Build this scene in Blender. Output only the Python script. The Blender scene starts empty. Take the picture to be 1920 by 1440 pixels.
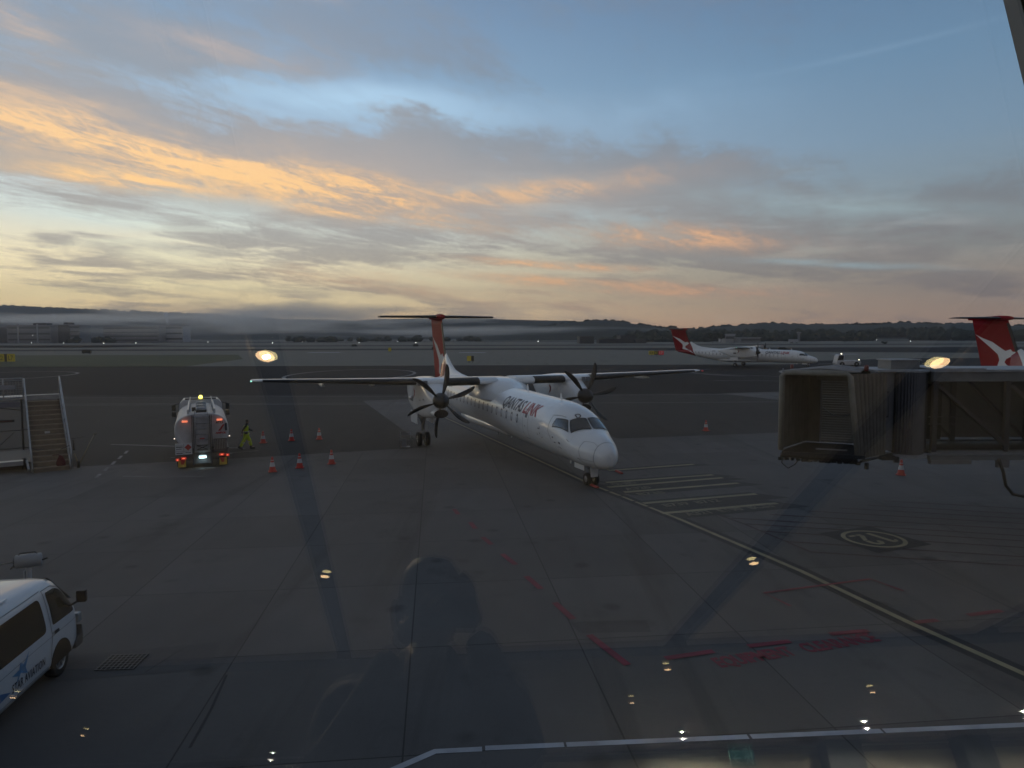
import bpy, bmesh, math, random
from math import sin, cos, pi, radians as R, atan2, hypot
from mathutils import Vector, Matrix, noise
S = bpy.context.scene
C = S.collection

# ------------------------------------------------------------------ camera
EYE = 6.65
cam = bpy.data.cameras.new('camera'); cam.sensor_width = 36; cam.lens = 36*1320/1920
cam.clip_start = .02; cam.clip_end = 30000
co = bpy.data.objects.new('camera', cam); C.objects.link(co)
co.location = (0, 0, EYE); co.rotation_euler = (R(90-3.86), 0, 0)
co.rotation_euler = (Matrix.Rotation(R(90-3.86), 3, 'X') @ Matrix.Rotation(-.0029, 3, 'Z')).to_euler()
S.camera = co
S.view_settings.view_transform = 'Standard'; S.view_settings.look = 'None'
S.view_settings.exposure = 0; S.view_settings.gamma = 1
cy = S.cycles
cy.use_denoising = True; cy.max_bounces = 8; cy.diffuse_bounces = 3; cy.glossy_bounces = 4
cy.transparent_max_bounces = 16; cy.volume_bounces = 2; cy.sample_clamp_indirect = 0
cy.caustics_reflective = False; cy.caustics_refractive = False

# ------------------------------------------------------------------ sky
def lin(c): return tuple(((v/255)/12.92 if v/255 <= .04045 else ((v/255+.055)/1.055)**2.4) for v in c)
W = bpy.data.worlds.new('World'); S.world = W; W.use_nodes = True
nt = W.node_tree; N = nt.nodes; N.clear(); L = nt.links
def M(op, *a, clamp=False):
    n = N.new('ShaderNodeMath'); n.operation = op; n.use_clamp = clamp
    for i, v in enumerate(a):
        if isinstance(v, (int, float)): n.inputs[i].default_value = v
        else: L.new(v, n.inputs[i])
    return n.outputs[0]
def mixc(f, a, b, mode='MIX'):
    n = N.new('ShaderNodeMix'); n.data_type = 'RGBA'; n.blend_type = mode
    for i, v in ((0, f), (6, a), (7, b)):
        if isinstance(v, (int, float)): n.inputs[i].default_value = v
        elif isinstance(v, tuple): n.inputs[i].default_value = (*v, 1)
        else: L.new(v, n.inputs[i])
    return n.outputs[2]
def ramp(f, stops):
    n = N.new('ShaderNodeValToRGB'); e = n.color_ramp.elements
    while len(e) > 1: e.remove(e[-1])
    for i, (p, c) in enumerate(stops):
        k = e[0] if i == 0 else e.new(p)
        k.position = p; k.color = (*lin(c), 1)
    L.new(f, n.inputs[0]); return n.outputs[0]
def mrange(v, a, b, c=0, d=1, smooth=True):
    n = N.new('ShaderNodeMapRange'); n.interpolation_type = 'SMOOTHSTEP' if smooth else 'LINEAR'
    L.new(v, n.inputs[0])
    for i, x in enumerate((a, b, c, d)): n.inputs[i+1].default_value = x
    return n.outputs[0]
tc = N.new('ShaderNodeTexCoord'); sp = N.new('ShaderNodeSeparateXYZ'); L.new(tc.outputs['Generated'], sp.inputs[0])
dx, dy, dz = sp.outputs
AZ = M('ARCTAN2', dx, dy)                                   # 0 ahead, + to the right
hor = M('SQRT', M('ADD', M('MULTIPLY', dx, dx), M('MULTIPLY', dy, dy)))
EL = M('ARCTAN2', dz, hor)
# cloud layer coordinates: a flat deck seen in perspective
zz = M('ADD', M('MAXIMUM', dz, 0), .06)
def vec(x, y, z=0.):
    n = N.new('ShaderNodeCombineXYZ')
    for i, v in enumerate((x, y, z)):
        if isinstance(v, (int, float)): n.inputs[i].default_value = v
        else: L.new(v, n.inputs[i])
    return n.outputs[0]
PX, PY = M('DIVIDE', dx, zz), M('DIVIDE', dy, zz)
def tex(v, scale, detail=6, rough=.55, dist=0., rot=0, sx=1, sy=1, off=(0, 0, 0)):
    m = N.new('ShaderNodeMapping'); m.vector_type = 'TEXTURE'
    m.inputs['Rotation'].default_value = (0, 0, rot); m.inputs['Scale'].default_value = (sx, sy, 1); m.inputs['Location'].default_value = off
    L.new(v, m.inputs[0])
    n = N.new('ShaderNodeTexNoise'); n.inputs['Scale'].default_value = scale; n.inputs['Detail'].default_value = detail
    n.inputs['Roughness'].default_value = rough; n.inputs['Distortion'].default_value = dist
    L.new(m.outputs[0], n.inputs['Vector']); return n.outputs['Fac']
P = vec(PX, PY)
D0 = R(58)                                                   # streaks run this way over the deck
n_big = tex(P, .42, 4, .5, .3, D0, 2.6, 1, (3, 1, 0))
n_mid = tex(P, 1.5, 8, .6, .5, D0, 3.2, 1, (7, 2, 0))
n_fine = tex(P, 5.0, 9, .68, .7, D0, 3.4, 1, (1, 9, 0))
n_rip = tex(P, 13, 5, .6, 1.6, D0+.5, 2.2, 1, (5, 2, 0))
AE = vec(AZ, EL)
n_low = tex(AE, 9, 7, .55, .3, 0, 5.5, 1, (2, 5, 0))          # level bands low over the horizon
n_low2 = tex(AE, 34, 8, .62, .5, -.06, 5.5, 1, (8, 3, 0))
n_warp = tex(AE, 6, 5, .6, 0, 0, 2, 1, (4, 4, 0))
def VM(op, a, b, out=0):
    n = N.new('ShaderNodeVectorMath'); n.operation = op
    for i, v in enumerate((a, b)):
        if isinstance(v, tuple): n.inputs[i].default_value = v
        else: L.new(v, n.inputs[i])
    return n.outputs[out]
def warped(amt):
    return vec(AZ, M('ADD', EL, M('MULTIPLY', M('SUBTRACT', n_warp, .5), amt)), 1.)
W0, W1, W2, W3 = vec(AZ, EL, 1.), warped(.018), warped(.06), warped(.14)
def pix(x, y): return math.atan((x-960)/1320), math.atan((631-y)/hypot(1320, x-960))
def pblob(x0, y0, x1, y1, wpx, amp=1., wv=None):
    """soft streak between two directions"""
    a0, e0 = pix(x0, y0); a1, e1 = pix(x1, y1)
    x, y, ang, lx, ly = (a0+a1)/2, (e0+e1)/2, atan2(e1-e0, a1-a0), hypot(a1-a0, e1-e0)*.5, wpx/1400
    c, s = cos(ang), sin(ang)
    wv = wv or (W1 if wpx < 14 else W2 if wpx < 34 else W3)
    u = VM('DOT_PRODUCT', wv, (c/lx, s/lx, -(x*c+y*s)/lx), 1)
    v = VM('DOT_PRODUCT', wv, (-s/ly, c/ly, (x*s-y*c)/ly), 1)
    q = M('MULTIPLY_ADD', u, u, M('MULTIPLY', v, v))
    return M('MULTIPLY', M('POWER', .36788, q), amp)
def addall(l):
    r = l[0]
    for x in l[1:]: r = M('ADD', r, x)
    return r
elr = M('DIVIDE', M('MAXIMUM', EL, 0), 1.5708)
k = 2/pi
Lr = ramp(elr, [(0, (234, 168, 116)), (.02*k, (250, 202, 146)), (.05*k, (255, 228, 176)), (.10*k, (248, 230, 194)), (.16*k, (208, 212, 208)), (.24*k, (172, 188, 208)), (.33*k, (140, 164, 190)), (.45*k, (116, 138, 168)), (.8*k, (84, 92, 106)), (1, (78, 82, 92))])
Rr = ramp(elr, [(0, (168, 134, 114)), (.04*k, (160, 136, 120)), (.10*k, (130, 128, 126)), (.17*k, (122, 134, 144)), (.24*k, (112, 134, 156)), (.33*k, (98, 126, 154)), (.45*k, (84, 110, 142)), (.8*k, (74, 84, 102)), (1, (78, 82, 92))])
azm = mrange(AZ, -.62, .62)
base = mixc(azm, Lr, Rr)
# behind the viewer the sky is a plain blue grey
back = mrange(M('ABSOLUTE', AZ), 1.1, 2.2)
base = mixc(back, base, ramp(elr, [(0, (118, 114, 120)), (.3, (88, 92, 102)), (1, (78, 82, 92))]))
sky = N.new('ShaderNodeTexSky'); sky.sky_type = 'NISHITA'; sky.sun_disc = False
sky.sun_elevation = R(1.2); sky.sun_rotation = R(-48); sky.altitude = 580; sky.air_density = 1.0; sky.dust_density = .6
nish = mixc(1.0, sky.outputs[0], (.07, .07, .07), 'MULTIPLY')
base = mixc(.08, base, nish)
# bright blue / cream rifts between the clouds
blue = addall([pblob(380, 160, 960, 225, 32, 1.1), pblob(60, 95, 360, 150, 34, .6), pblob(1050, 225, 1420, 215, 50, .3), pblob(-40, 380, 350, 425, 20, .6), pblob(300, 425, 900, 455, 16, .5)])
texA = addall([M('MULTIPLY', n_mid, .6), M('MULTIPLY', n_fine, .4), M('MULTIPLY', n_low2, .3)])
bm = M('MULTIPLY', blue, mrange(texA, .42, .80), clamp=True)
base = mixc(bm, base, mixc(azm, ramp(elr, [(0, (240, 224, 170)), (.13*k, (204, 214, 208)), (.22*k, (178, 204, 224)), (.4*k, (150, 174, 200))]), (*lin((136, 164, 192)),)))
# grey cloud deck
greyL = ramp(elr, [(0, (158, 132, 116)), (.05*k, (180, 162, 140)), (.13*k, (166, 160, 154)), (.24*k, (140, 142, 148)), (.4*k, (130, 140, 156)), (1, (104, 106, 112))])
greyR = ramp(elr, [(0, (140, 116, 106)), (.08*k, (124, 116, 113)), (.16*k, (112, 114, 120)), (.26*k, (106, 116, 130)), (.4*k, (92, 108, 132)), (1, (98, 102, 112))])
grey = mixc(azm, greyL, greyR); grey = mixc(M('MULTIPLY', pblob(-100, 180, 1200, 390, 90, .8), 1.0, clamp=True), grey, (*lin((166, 152, 146)),))
wide = addall([pblob(-100, 150, 860, 400, 95, .75), pblob(800, 400, 1300, 330, 50, .4)])
cov = addall([wide, pblob(380, 300, 1200, 325, 70, .62), pblob(680, 215, 1000, 275, 30, .28), pblob(690, 120, 860, 140, 22, .30), pblob(-200, 280, 700, 400, 110, .30),
              pblob(950, 345, 1500, 360, 40, .4), pblob(1100, 460, 2100, 470, 90, .42), pblob(850, 578, 1080, 578, 22, .6), pblob(200, 480, 900, 480, 40, .25), pblob(-100, 40, 600, 90, 90, .55), pblob(450, 70, 1000, 60, 60, .34),
              pblob(100, 488, 300, 500, 9, .4), pblob(-100, 590, 500, 590, 14, .2)])
hole = addall([pblob(1000, 200, 1900, 180, 100, .36), pblob(380, 165, 980, 225, 34, .75), pblob(-60, 400, 400, 430, 26, .3)])
dens = addall([M('MULTIPLY', M('SUBTRACT', n_big, .5), 1.0), M('MULTIPLY', M('SUBTRACT', n_mid, .5), 1.5), M('MULTIPLY', M('SUBTRACT', n_fine, .5), 1.1), M('MULTIPLY', M('SUBTRACT', n_rip, .5), .5), M('MULTIPLY', M('SUBTRACT', n_low2, .5), .9), cov])
dens = M('SUBTRACT', dens, hole)
lowf = mrange(EL, .24, .06)
dens = M('ADD', dens, M('MULTIPLY', addall([M('MULTIPLY', M('SUBTRACT', n_low, .47), 2.6), M('MULTIPLY', M('SUBTRACT', n_low2, .5), 2.4)]), lowf))
gmask = mrange(dens, -.10, .60)
col = mixc(M('MULTIPLY', gmask, .92), base, grey)
# level cream and pale streaks low down
rift = M('MULTIPLY', mrange(tex(AE, 30, 8, .6, .4, -.03, 6.5, 1, (1, 7, 0)), .48, .66), mrange(EL, .26, .10))
riftc = mixc(azm, ramp(elr, [(0, (250, 206, 144)), (.07*k, (255, 236, 186)), (.15*k, (214, 220, 212)), (1, (150, 180, 210))]), ramp(elr, [(0, (166, 138, 122)), (.08*k, (160, 144, 132)), (.17*k, (136, 148, 158)), (1, (118, 146, 176))]))
col = mixc(M('MULTIPLY', rift, .6), col, riftc)
pale = addall([pblob(1250, 372, 1900, 398, 16, .8), pblob(1400, 490, 1750, 503, 6, .9, W1), pblob(960, 400, 1080, 425, 10, .5)])
pm = M('MULTIPLY', pale, mrange(n_low2, .38, .66), clamp=True)
col = mixc(pm, col, (*lin((144, 160, 166)),))
# clouds lit warm from below the horizon
warm = addall([pblob(-160, 160, 560, 330, 42, 1.1), pblob(150, 250, 620, 345, 26, .9), pblob(460, 320, 880, 412, 34, 1.3), pblob(80, 318, 440, 362, 15, 1.2), pblob(580, 390, 850, 428, 10, 1.1),
               pblob(-60, 205, 200, 262, 12, .8), pblob(800, 378, 1230, 340, 20, .75), pblob(1120, 438, 1430, 454, 18, 1.5), pblob(920, 492, 1180, 508, 7, 1.7), pblob(860, 518, 1130, 535, 8, 1.5),
               pblob(1080, 545, 1520, 560, 14, 1.3), pblob(250, 60, 620, 130, 30, .35), pblob(620, 330, 760, 350, 14, .6), pblob(-20, 20, 160, 110, 34, .55), pblob(880, 560, 1260, 590, 14, .5), pblob(500, 515, 900, 550, 16, .5), pblob(540, -10, 640, 20, 12, .4)])
wt = mrange(addall([M('MULTIPLY', n_mid, .7), M('MULTIPLY', n_fine, 1.1), M('MULTIPLY', n_rip, .4), M('MULTIPLY', n_low2, .5)]), 1.16, 1.62)
wm = M('MINIMUM', M('MULTIPLY', warm, wt), 1.0)
warmc = mixc(azm, ramp(elr, [(0, (240, 192, 140)), (.2*k, (246, 196, 136)), (.4*k, (196, 172, 164))]), (*lin((196, 150, 122)),))
halo = M('MULTIPLY', M('MINIMUM', warm, 1.0), .5)
col = mixc(halo, col, mixc(azm, ramp(elr, [(0, (206, 174, 140)), (.2*k, (184, 160, 142)), (.4*k, (150, 150, 158))]), (*lin((158, 132, 120)),)))
col = mixc(wm, col, warmc)
# contrail
tr = pblob(1400, 160, 1880, 48, 4.5, .10, W0)
col = mixc(M('MINIMUM', tr, 1.0), col, (*lin((150, 172, 196)),))
# below the horizon
col = mixc(mrange(EL, -.004, -.03), col, (*lin((90, 90, 90)),))
bg = N.new('ShaderNodeBackground'); L.new(col, bg.inputs[0]); bg.inputs[1].default_value = 1.76
wo = N.new('ShaderNodeOutputWorld'); L.new(bg.outputs[0], wo.inputs[0])
# the sun is still at the horizon, far left
sun = bpy.data.lights.new('sun', 'SUN'); sun.energy = .12; sun.angle = R(8); sun.color = (1, .72, .45)
so = bpy.data.objects.new('sun', sun); C.objects.link(so)
so.rotation_euler = (-Vector((sin(R(-48))*cos(R(3)), cos(R(-48))*cos(R(3)), sin(R(3))))).to_track_quat('-Z', 'Y').to_euler()

# ------------------------------------------------------------------ helpers
def nodes_of(name):
    m = bpy.data.materials.new(name); m.use_nodes = True
    return m, m.node_tree.nodes, m.node_tree.links, m.node_tree.nodes['Principled BSDF']
MATS = {}
def mat(name, col, rough=.6, metal=0., var=.12, scale=3., emit=None, es=0., coat=0., bump=0., spec=.5):
    """painted / plain surface with faint uneven tone and roughness"""
    if name in MATS: return MATS[name]
    m, n, l, b = nodes_of(name); MATS[name] = m
    tc = n.new('ShaderNodeTexCoord'); no = n.new('ShaderNodeTexNoise'); no.inputs['Scale'].default_value = scale; no.inputs['Detail'].default_value = 5
    l.new(tc.outputs['Object'], no.inputs['Vector'])
    mr = n.new('ShaderNodeMapRange'); mr.inputs[1].default_value = .3; mr.inputs[2].default_value = .7; mr.inputs[3].default_value = 1-var; mr.inputs[4].default_value = 1+var*.5
    l.new(no.outputs[0], mr.inputs[0])
    mx = n.new('ShaderNodeMix'); mx.data_type = 'RGBA'; mx.blend_type = 'MULTIPLY'; mx.inputs[0].default_value = 1; mx.inputs[6].default_value = (*col, 1)
    l.new(mr.outputs[0], mx.inputs[7]); l.new(mx.outputs[2], b.inputs['Base Color'])
    b.inputs['Roughness'].default_value = rough; b.inputs['Metallic'].default_value = metal
    b.inputs['Coat Weight'].default_value = coat; b.inputs['Coat Roughness'].default_value = .12
    b.inputs['Specular IOR Level'].default_value = spec
    if emit: b.inputs['Emission Color'].default_value = (*emit, 1); b.inputs['Emission Strength'].default_value = es
    if bump:
        bp = n.new('ShaderNodeBump'); bp.inputs['Strength'].default_value = bump; bp.inputs['Distance'].default_value = .02
        l.new(no.outputs[0], bp.inputs['Height']); l.new(bp.outputs[0], b.inputs['Normal'])
    return m
class MB:
    def __init__(s): s.v = []; s.f = []; s.mi = []; s.sm = []
    def add(s, vs, fs, mi=0, smooth=False):
        o = len(s.v); s.v += [tuple(v) for v in vs]
        s.f += [tuple(i+o for i in f) for f in fs]; s.mi += [mi]*len(fs); s.sm += [smooth]*len(fs); return s
    def box(s, c, d, rz=0, mi=0, mat4=None):
        x, y, z = d[0]/2, d[1]/2, d[2]/2
        vs = [Vector((sx*x, sy*y, sz*z)) for sz in (-1, 1) for sy in (-1, 1) for sx in (-1, 1)]
        if rz: vs = [Matrix.Rotation(rz, 3, 'Z') @ v for v in vs]
        if mat4 is not None: vs = [mat4 @ v for v in vs]
        vs = [v+Vector(c) for v in vs]
        return s.add(vs, [(0, 2, 3, 1), (4, 5, 7, 6), (0, 1, 5, 4), (1, 3, 7, 5), (3, 2, 6, 7), (2, 0, 4, 6)], mi)
    def bar(s, p, q, w, h=None, mi=0, up=(0, 0, 1)):
        h = h or w; p, q = Vector(p), Vector(q); d = (q-p).normalized(); u = Vector(up)
        if abs(d.dot(u)) > .98: u = Vector((0, 1, 0))
        a = d.cross(u).normalized(); b = a.cross(d)
        vs = [e+a*i*w/2+b*j*h/2 for e in (p, q) for i, j in ((-1, -1), (1, -1), (1, 1), (-1, 1))]
        return s.add(vs, [(0, 1, 2, 3), (7, 6, 5, 4), (0, 4, 5, 1), (1, 5, 6, 2), (2, 6, 7, 3), (3, 7, 4, 0)], mi)
    def tube(s, pts, r, n=8, mi=0, cap=True):
        pts = [Vector(p) for p in pts]; rr = r if isinstance(r, (list, tuple)) else [r]*len(pts)
        rings = []; pa = None
        for i, p in enumerate(pts):
            d = (pts[min(i+1, len(pts)-1)]-pts[max(i-1, 0)]).normalized()
            if pa is None: pa = d.orthogonal().normalized()
            a = (pa-d*pa.dot(d)).normalized(); pa = a; b = d.cross(a)
            rings.append([p+(a*cos(2*pi*k/n)+b*sin(2*pi*k/n))*rr[i] for k in range(n)])
        return s.loft(rings, mi, True, cap)
    def loft(s, rings, mi=0, smooth=True, cap=True, closed=True):
        n = len(rings[0]); vs = [v for r in rings for v in r]; fs = []
        for i in range(len(rings)-1):
            for k in range(n if closed else n-1):
                k2 = (k+1) % n; fs.append((i*n+k, i*n+k2, (i+1)*n+k2, (i+1)*n+k))
        s.add(vs, fs, mi, smooth)
        if cap and closed:
            s.add(rings[0], [tuple(range(n))[::-1]], mi); s.add(rings[-1], [tuple(range(n))], mi)
        return s
    def lathe(s, prof, c=(0, 0, 0), axis='Z', n=24, mi=0, smooth=True, cap=False):
        """prof = [(r, h)] revolved about an axis through c"""
        rings = []
        for r, h in prof:
            ring = []
            for k in range(n):
                a = 2*pi*k/n; x, y = r*cos(a), r*sin(a)
                v = {'Z': (x, y, h), 'X': (h, x, y), 'Y': (y, h, x)}[axis]
                ring.append(Vector(v)+Vector(c))
            rings.append(ring)
        return s.loft(rings, mi, smooth, cap)
    def quad(s, pts, mi=0): return s.add(pts, [tuple(range(len(pts)))], mi)
    def flat(s, pts, z, mi=0): return s.add([(x, y, z) for x, y in pts], [tuple(range(len(pts)))], mi)
    def strip(s, pts, w, z, mi=0):
        """painted line along ground points"""
        P_ = [Vector((x, y)) for x, y in pts]; l_, r_ = [], []
        for i, p in enumerate(P_):
            d = (P_[min(i+1, len(P_)-1)]-P_[max(i-1, 0)]).normalized(); nn = Vector((-d.y, d.x))*w/2
            l_.append((*(p+nn), z)); r_.append((*(p-nn), z))
        n = len(P_); return s.add(l_+r_, [(i, n+i, n+i+1, i+1) for i in range(n-1)], mi)
    def prism(s, pts, h0, h1, plane='XZ', mi=0):
        """outline extruded; plane XZ -> along Y, YZ -> along X, XY -> along Z"""
        f = {'XZ': lambda a, b, h: (a, h, b), 'YZ': lambda a, b, h: (h, a, b), 'XY': lambda a, b, h: (a, b, h)}[plane]
        n = len(pts); vs = [f(a, b, h0) for a, b in pts]+[f(a, b, h1) for a, b in pts]
        return s.add(vs, [tuple(range(n))[::-1], tuple(range(n, 2*n))]+[(i, (i+1) % n, n+(i+1) % n, n+i) for i in range(n)], mi)
    def build(s, name, mats, parent=None, bevel=0, loc=None, recalc=True):
        me = bpy.data.meshes.new(name); me.from_pydata([tuple(v) for v in s.v], [], s.f)
        for m in (mats if isinstance(mats, (list, tuple)) else [mats]): me.materials.append(m)
        me.polygons.foreach_set('material_index', s.mi); me.polygons.foreach_set('use_smooth', s.sm)
        if recalc:
            bm = bmesh.new(); bm.from_mesh(me); bmesh.ops.remove_doubles(bm, verts=bm.verts, dist=1e-5) if any(s.sm) else None
            bmesh.ops.recalc_face_normals(bm, faces=bm.faces); bm.to_mesh(me); bm.free()
        o = bpy.data.objects.new(name, me); C.objects.link(o); o.parent = parent
        if loc: o.location = loc
        if bevel:
            b = o.modifiers.new('bevel', 'BEVEL'); b.width = bevel; b.segments = 2; b.limit_method = 'ANGLE'; b.angle_limit = R(40)
        return o
def tag(o, label=None, cat=None, group=None, kind=None):
    if label: o['label'] = label
    if cat: o['category'] = cat
    if group: o['group'] = group
    if kind: o['kind'] = kind
    return o
def thing(name, label, cat, loc=(0, 0, 0), rz=0, group=None):
    o = bpy.data.objects.new(name, None); C.objects.link(o); o.location = loc; o.rotation_euler = (0, 0, rz); o.empty_display_size = .2
    return tag(o, label, cat, group)
def kids(o): return [c for c in C.objects if c.parent == o]
def copy_tree(o, parent=None):
    c = o.copy(); C.objects.link(c); c.parent = parent
    for ch in KID.get(o.name, []): copy_tree(ch, c)
    return c
KID = {}
def index_kids():
    KID.clear()
    for o in C.objects:
        if o.parent: KID.setdefault(o.parent.name, []).append(o)
def dup(o, loc, rz=0, label=None, group=None, scale=None):
    index_kids(); c = copy_tree(o); c.location = loc; c.rotation_euler = (0, 0, rz)
    if label: c['label'] = label
    if group: c['group'] = group
    if scale: c.scale = (scale,)*3
    return c
_tc = {}
def text_mesh(txt, size=1., shear=0., bold=0., space=1., cutv=0):
    """(verts2d, faces) of a line of lettering, lower left at the origin"""
    key = (txt, size, shear, bold, space, cutv)
    if key in _tc: return _tc[key]
    cu = bpy.data.curves.new('t', 'FONT'); cu.body = txt; cu.size = size; cu.offset = bold; cu.space_character = space; cu.resolution_u = 3
    o = bpy.data.objects.new('t', cu); C.objects.link(o); dg = bpy.context.evaluated_depsgraph_get()
    me = bpy.data.meshes.new_from_object(o.evaluated_get(dg)); bm = bmesh.new(); bm.from_mesh(me)
    bmesh.ops.remove_doubles(bm, verts=bm.verts, dist=1e-5)
    if cutv:
        v = -size
        while v < size*1.5:
            bmesh.ops.bisect_plane(bm, geom=bm.verts[:]+bm.edges[:]+bm.faces[:], plane_co=(0, v, 0), plane_no=(0, 1, 0)); v += cutv
    bmesh.ops.triangulate(bm, faces=bm.faces)
    bm.verts.index_update(); vs = [(v.co.x, v.co.y) for v in bm.verts]; fs = [tuple(v.index for v in f.verts) for f in bm.faces]
    bm.free(); bpy.data.objects.remove(o); bpy.data.curves.remove(cu); bpy.data.meshes.remove(me)
    vs = [(x+shear*y, y) for x, y in vs]; x0 = min(v[0] for v in vs); vs = [(x-x0, y) for x, y in vs]
    _tc[key] = (vs, fs, max(v[0] for v in vs)); return _tc[key]
def put_text(mb, txt, org, ax, ay, size, width=None, mi=0, **kw):
    vs, fs, w = text_mesh(txt, size, **kw); k_ = width/w if width else 1
    org, ax, ay = Vector(org), Vector(ax), Vector(ay)
    return mb.add([org+ax*x*k_+ay*y for x, y in vs], fs, mi)
random.seed(4)

# ------------------------------------------------------------------ ground materials
def ground_mat(name, c1, c2, rough, joints=False, stretch=1., blotch=.25, tyre=False, spec=.3):
    m, n, l, b = nodes_of(name)
    def Mt(op, *a):
        q = n.new('ShaderNodeMath'); q.operation = op
        for i, v in enumerate(a):
            if isinstance(v, (int, float)): q.inputs[i].default_value = v
            else: l.new(v, q.inputs[i])
        return q.outputs[0]
    g = n.new('ShaderNodeNewGeometry')
    def nz(scale, det=5, sc=(1, 1, 1), rot=0, rough_=.55):
        mp = n.new('ShaderNodeMapping'); mp.inputs['Scale'].default_value = sc; mp.inputs['Rotation'].default_value = (0, 0, rot)
        l.new(g.outputs['Position'], mp.inputs[0]); t = n.new('ShaderNodeTexNoise')
        t.inputs['Scale'].default_value = scale; t.inputs['Detail'].default_value = det; t.inputs['Roughness'].default_value = rough_
        l.new(mp.outputs[0], t.inputs['Vector']); return t.outputs[0]
    big = nz(.09, 5, (1, stretch, 1), R(-20)); midn = nz(.9, 6, (1, .5, 1), R(-20)); fine = nz(18, 3)
    f = Mt('ADD', Mt('ADD', Mt('MULTIPLY', big, .5), Mt('MULTIPLY', midn, .35)), Mt('MULTIPLY', fine, .15))
    mr = n.new('ShaderNodeMapRange'); l.new(f, mr.inputs[0]); mr.inputs[1].default_value = .36; mr.inputs[2].default_value = .64
    mx = n.new('ShaderNodeMix'); mx.data_type = 'RGBA'; mx.inputs[6].default_value = (*c1, 1); mx.inputs[7].default_value = (*c2, 1)
    l.new(mr.outputs[0], mx.inputs[0]); out = mx.outputs[2]
    def mul(a, fac):
        q = n.new('ShaderNodeMix'); q.data_type = 'RGBA'; q.blend_type = 'MULTIPLY'; q.inputs[0].default_value = 1
        l.new(a, q.inputs[6]); l.new(fac, q.inputs[7]); return q.outputs[2]
    st = n.new('ShaderNodeMapRange'); l.new(nz(.35, 4, (1, 1, 1), 0, .7), st.inputs[0]); st.inputs[1].default_value = .58; st.inputs[2].default_value = .72; st.inputs[3].default_value = 1; st.inputs[4].default_value = 1-blotch*1.3
    out = mul(out, st.outputs[0])
    tm = n.new('ShaderNodeMapRange'); l.new(nz(.5, 5, (1.6, .07, 1), R(-20), .6), tm.inputs[0]); tm.inputs[1].default_value = .56; tm.inputs[2].default_value = .70; tm.inputs[3].default_value = 1; tm.inputs[4].default_value = .70
    out = mul(out, tm.outputs[0])
    # scattered small oil spots
    vo = n.new('ShaderNodeTexVoronoi'); vo.inputs['Scale'].default_value = .55; l.new(g.outputs['Position'], vo.inputs['Vector'])
    vr = n.new('ShaderNodeMapRange'); vr.interpolation_type = 'SMOOTHSTEP'; l.new(Mt('SUBTRACT', vo.outputs['Distance'], Mt('MULTIPLY', nz(3.1, 3), .12)), vr.inputs[0]); vr.inputs[1].default_value = .0; vr.inputs[2].default_value = .11; vr.inputs[3].default_value = .62; vr.inputs[4].default_value = 1
    out = mul(out, vr.outputs[0])
    if joints:
        a = R(6.2); sx = n.new('ShaderNodeSeparateXYZ'); l.new(g.outputs['Position'], sx.inputs[0])
        X, Y = sx.outputs[0], sx.outputs[1]
        u = Mt('ADD', Mt('MULTIPLY', X, cos(a)), Mt('MULTIPLY', Y, sin(a))); v = Mt('SUBTRACT', Mt('MULTIPLY', Y, cos(a)), Mt('MULTIPLY', X, sin(a)))
        u0 = -2.08*cos(a)+13.78*sin(a); v0 = 15.06*cos(a)-1.66*sin(a); ms = []; sl = []
        for c_, o_, p_ in ((u, u0, 3.62), (v, v0, 3.92)):
            t = Mt('DIVIDE', Mt('SUBTRACT', c_, o_), p_); fr = Mt('FRACT', Mt('ADD', t, 100.5)); d = Mt('MULTIPLY', Mt('ABSOLUTE', Mt('SUBTRACT', fr, .5)), p_)
            wob = Mt('ADD', .007, Mt('MULTIPLY', midn, .016)); ms.append(Mt('LESS_THAN', d, wob)); sl.append(Mt('FLOOR', Mt('ADD', t, 100.0)))
        j = Mt('MAXIMUM', ms[0], ms[1])
        wn = n.new('ShaderNodeTexWhiteNoise'); wn.noise_dimensions = '2D'; cb = n.new('ShaderNodeCombineXYZ'); l.new(sl[0], cb.inputs[0]); l.new(sl[1], cb.inputs[1]); l.new(cb.outputs[0], wn.inputs['Vector'])
        out = mul(out, Mt('ADD', .88, Mt('MULTIPLY', wn.outputs[0], .24)))
        out = mul(out, Mt('SUBTRACT', 1, Mt('MULTIPLY', j, .62)))
    l.new(out, b.inputs['Base Color']); b.inputs['Roughness'].default_value = rough; b.inputs['Specular IOR Level'].default_value = spec
    bp = n.new('ShaderNodeBump'); bp.inputs['Strength'].default_value = .25; bp.inputs['Distance'].default_value = .01; l.new(fine, bp.inputs['Height']); l.new(bp.outputs[0], b.inputs['Normal'])
    return m
G_conc = ground_mat('concrete', (.080, .078, .079), (.118, .114, .112), .8, True)
G_asph = ground_mat('apron asphalt', (.040, .038, .038), (.056, .052, .049), .85, stretch=.5, spec=.15)
G_dark = ground_mat('taxiway asphalt', (.015, .016, .020), (.026, .026, .030), .85, stretch=.3, spec=.08)
G_grass = ground_mat('frosty grass', (.125, .125, .108), (.20, .196, .172), .95, stretch=6, blotch=.15)
G_green = ground_mat('green grass', (.050, .062, .028), (.085, .095, .045), .95, stretch=3)
P_white = mat('white line paint', (.42, .44, .48), .7, var=.35, scale=1.3)
P_faint = mat('worn white paint', (.26, .26, .27), .8, var=.5, scale=.8)
P_yel = mat('yellow line paint', (.26, .232, .135), .7, var=.3, scale=1.2)
P_red = mat('red line paint', (.20, .014, .034), .7, var=.3, scale=1.5)
P_maroon = mat('worn maroon paint', (.045, .014, .020), .8, var=.3, scale=.8)
P_black = mat('black ground paint', (.012, .012, .016), .75, var=.3, scale=1.)
P_brown = mat('brown ground paint', (.022, .020, .019), .75, var=.25, scale=1.)

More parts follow.
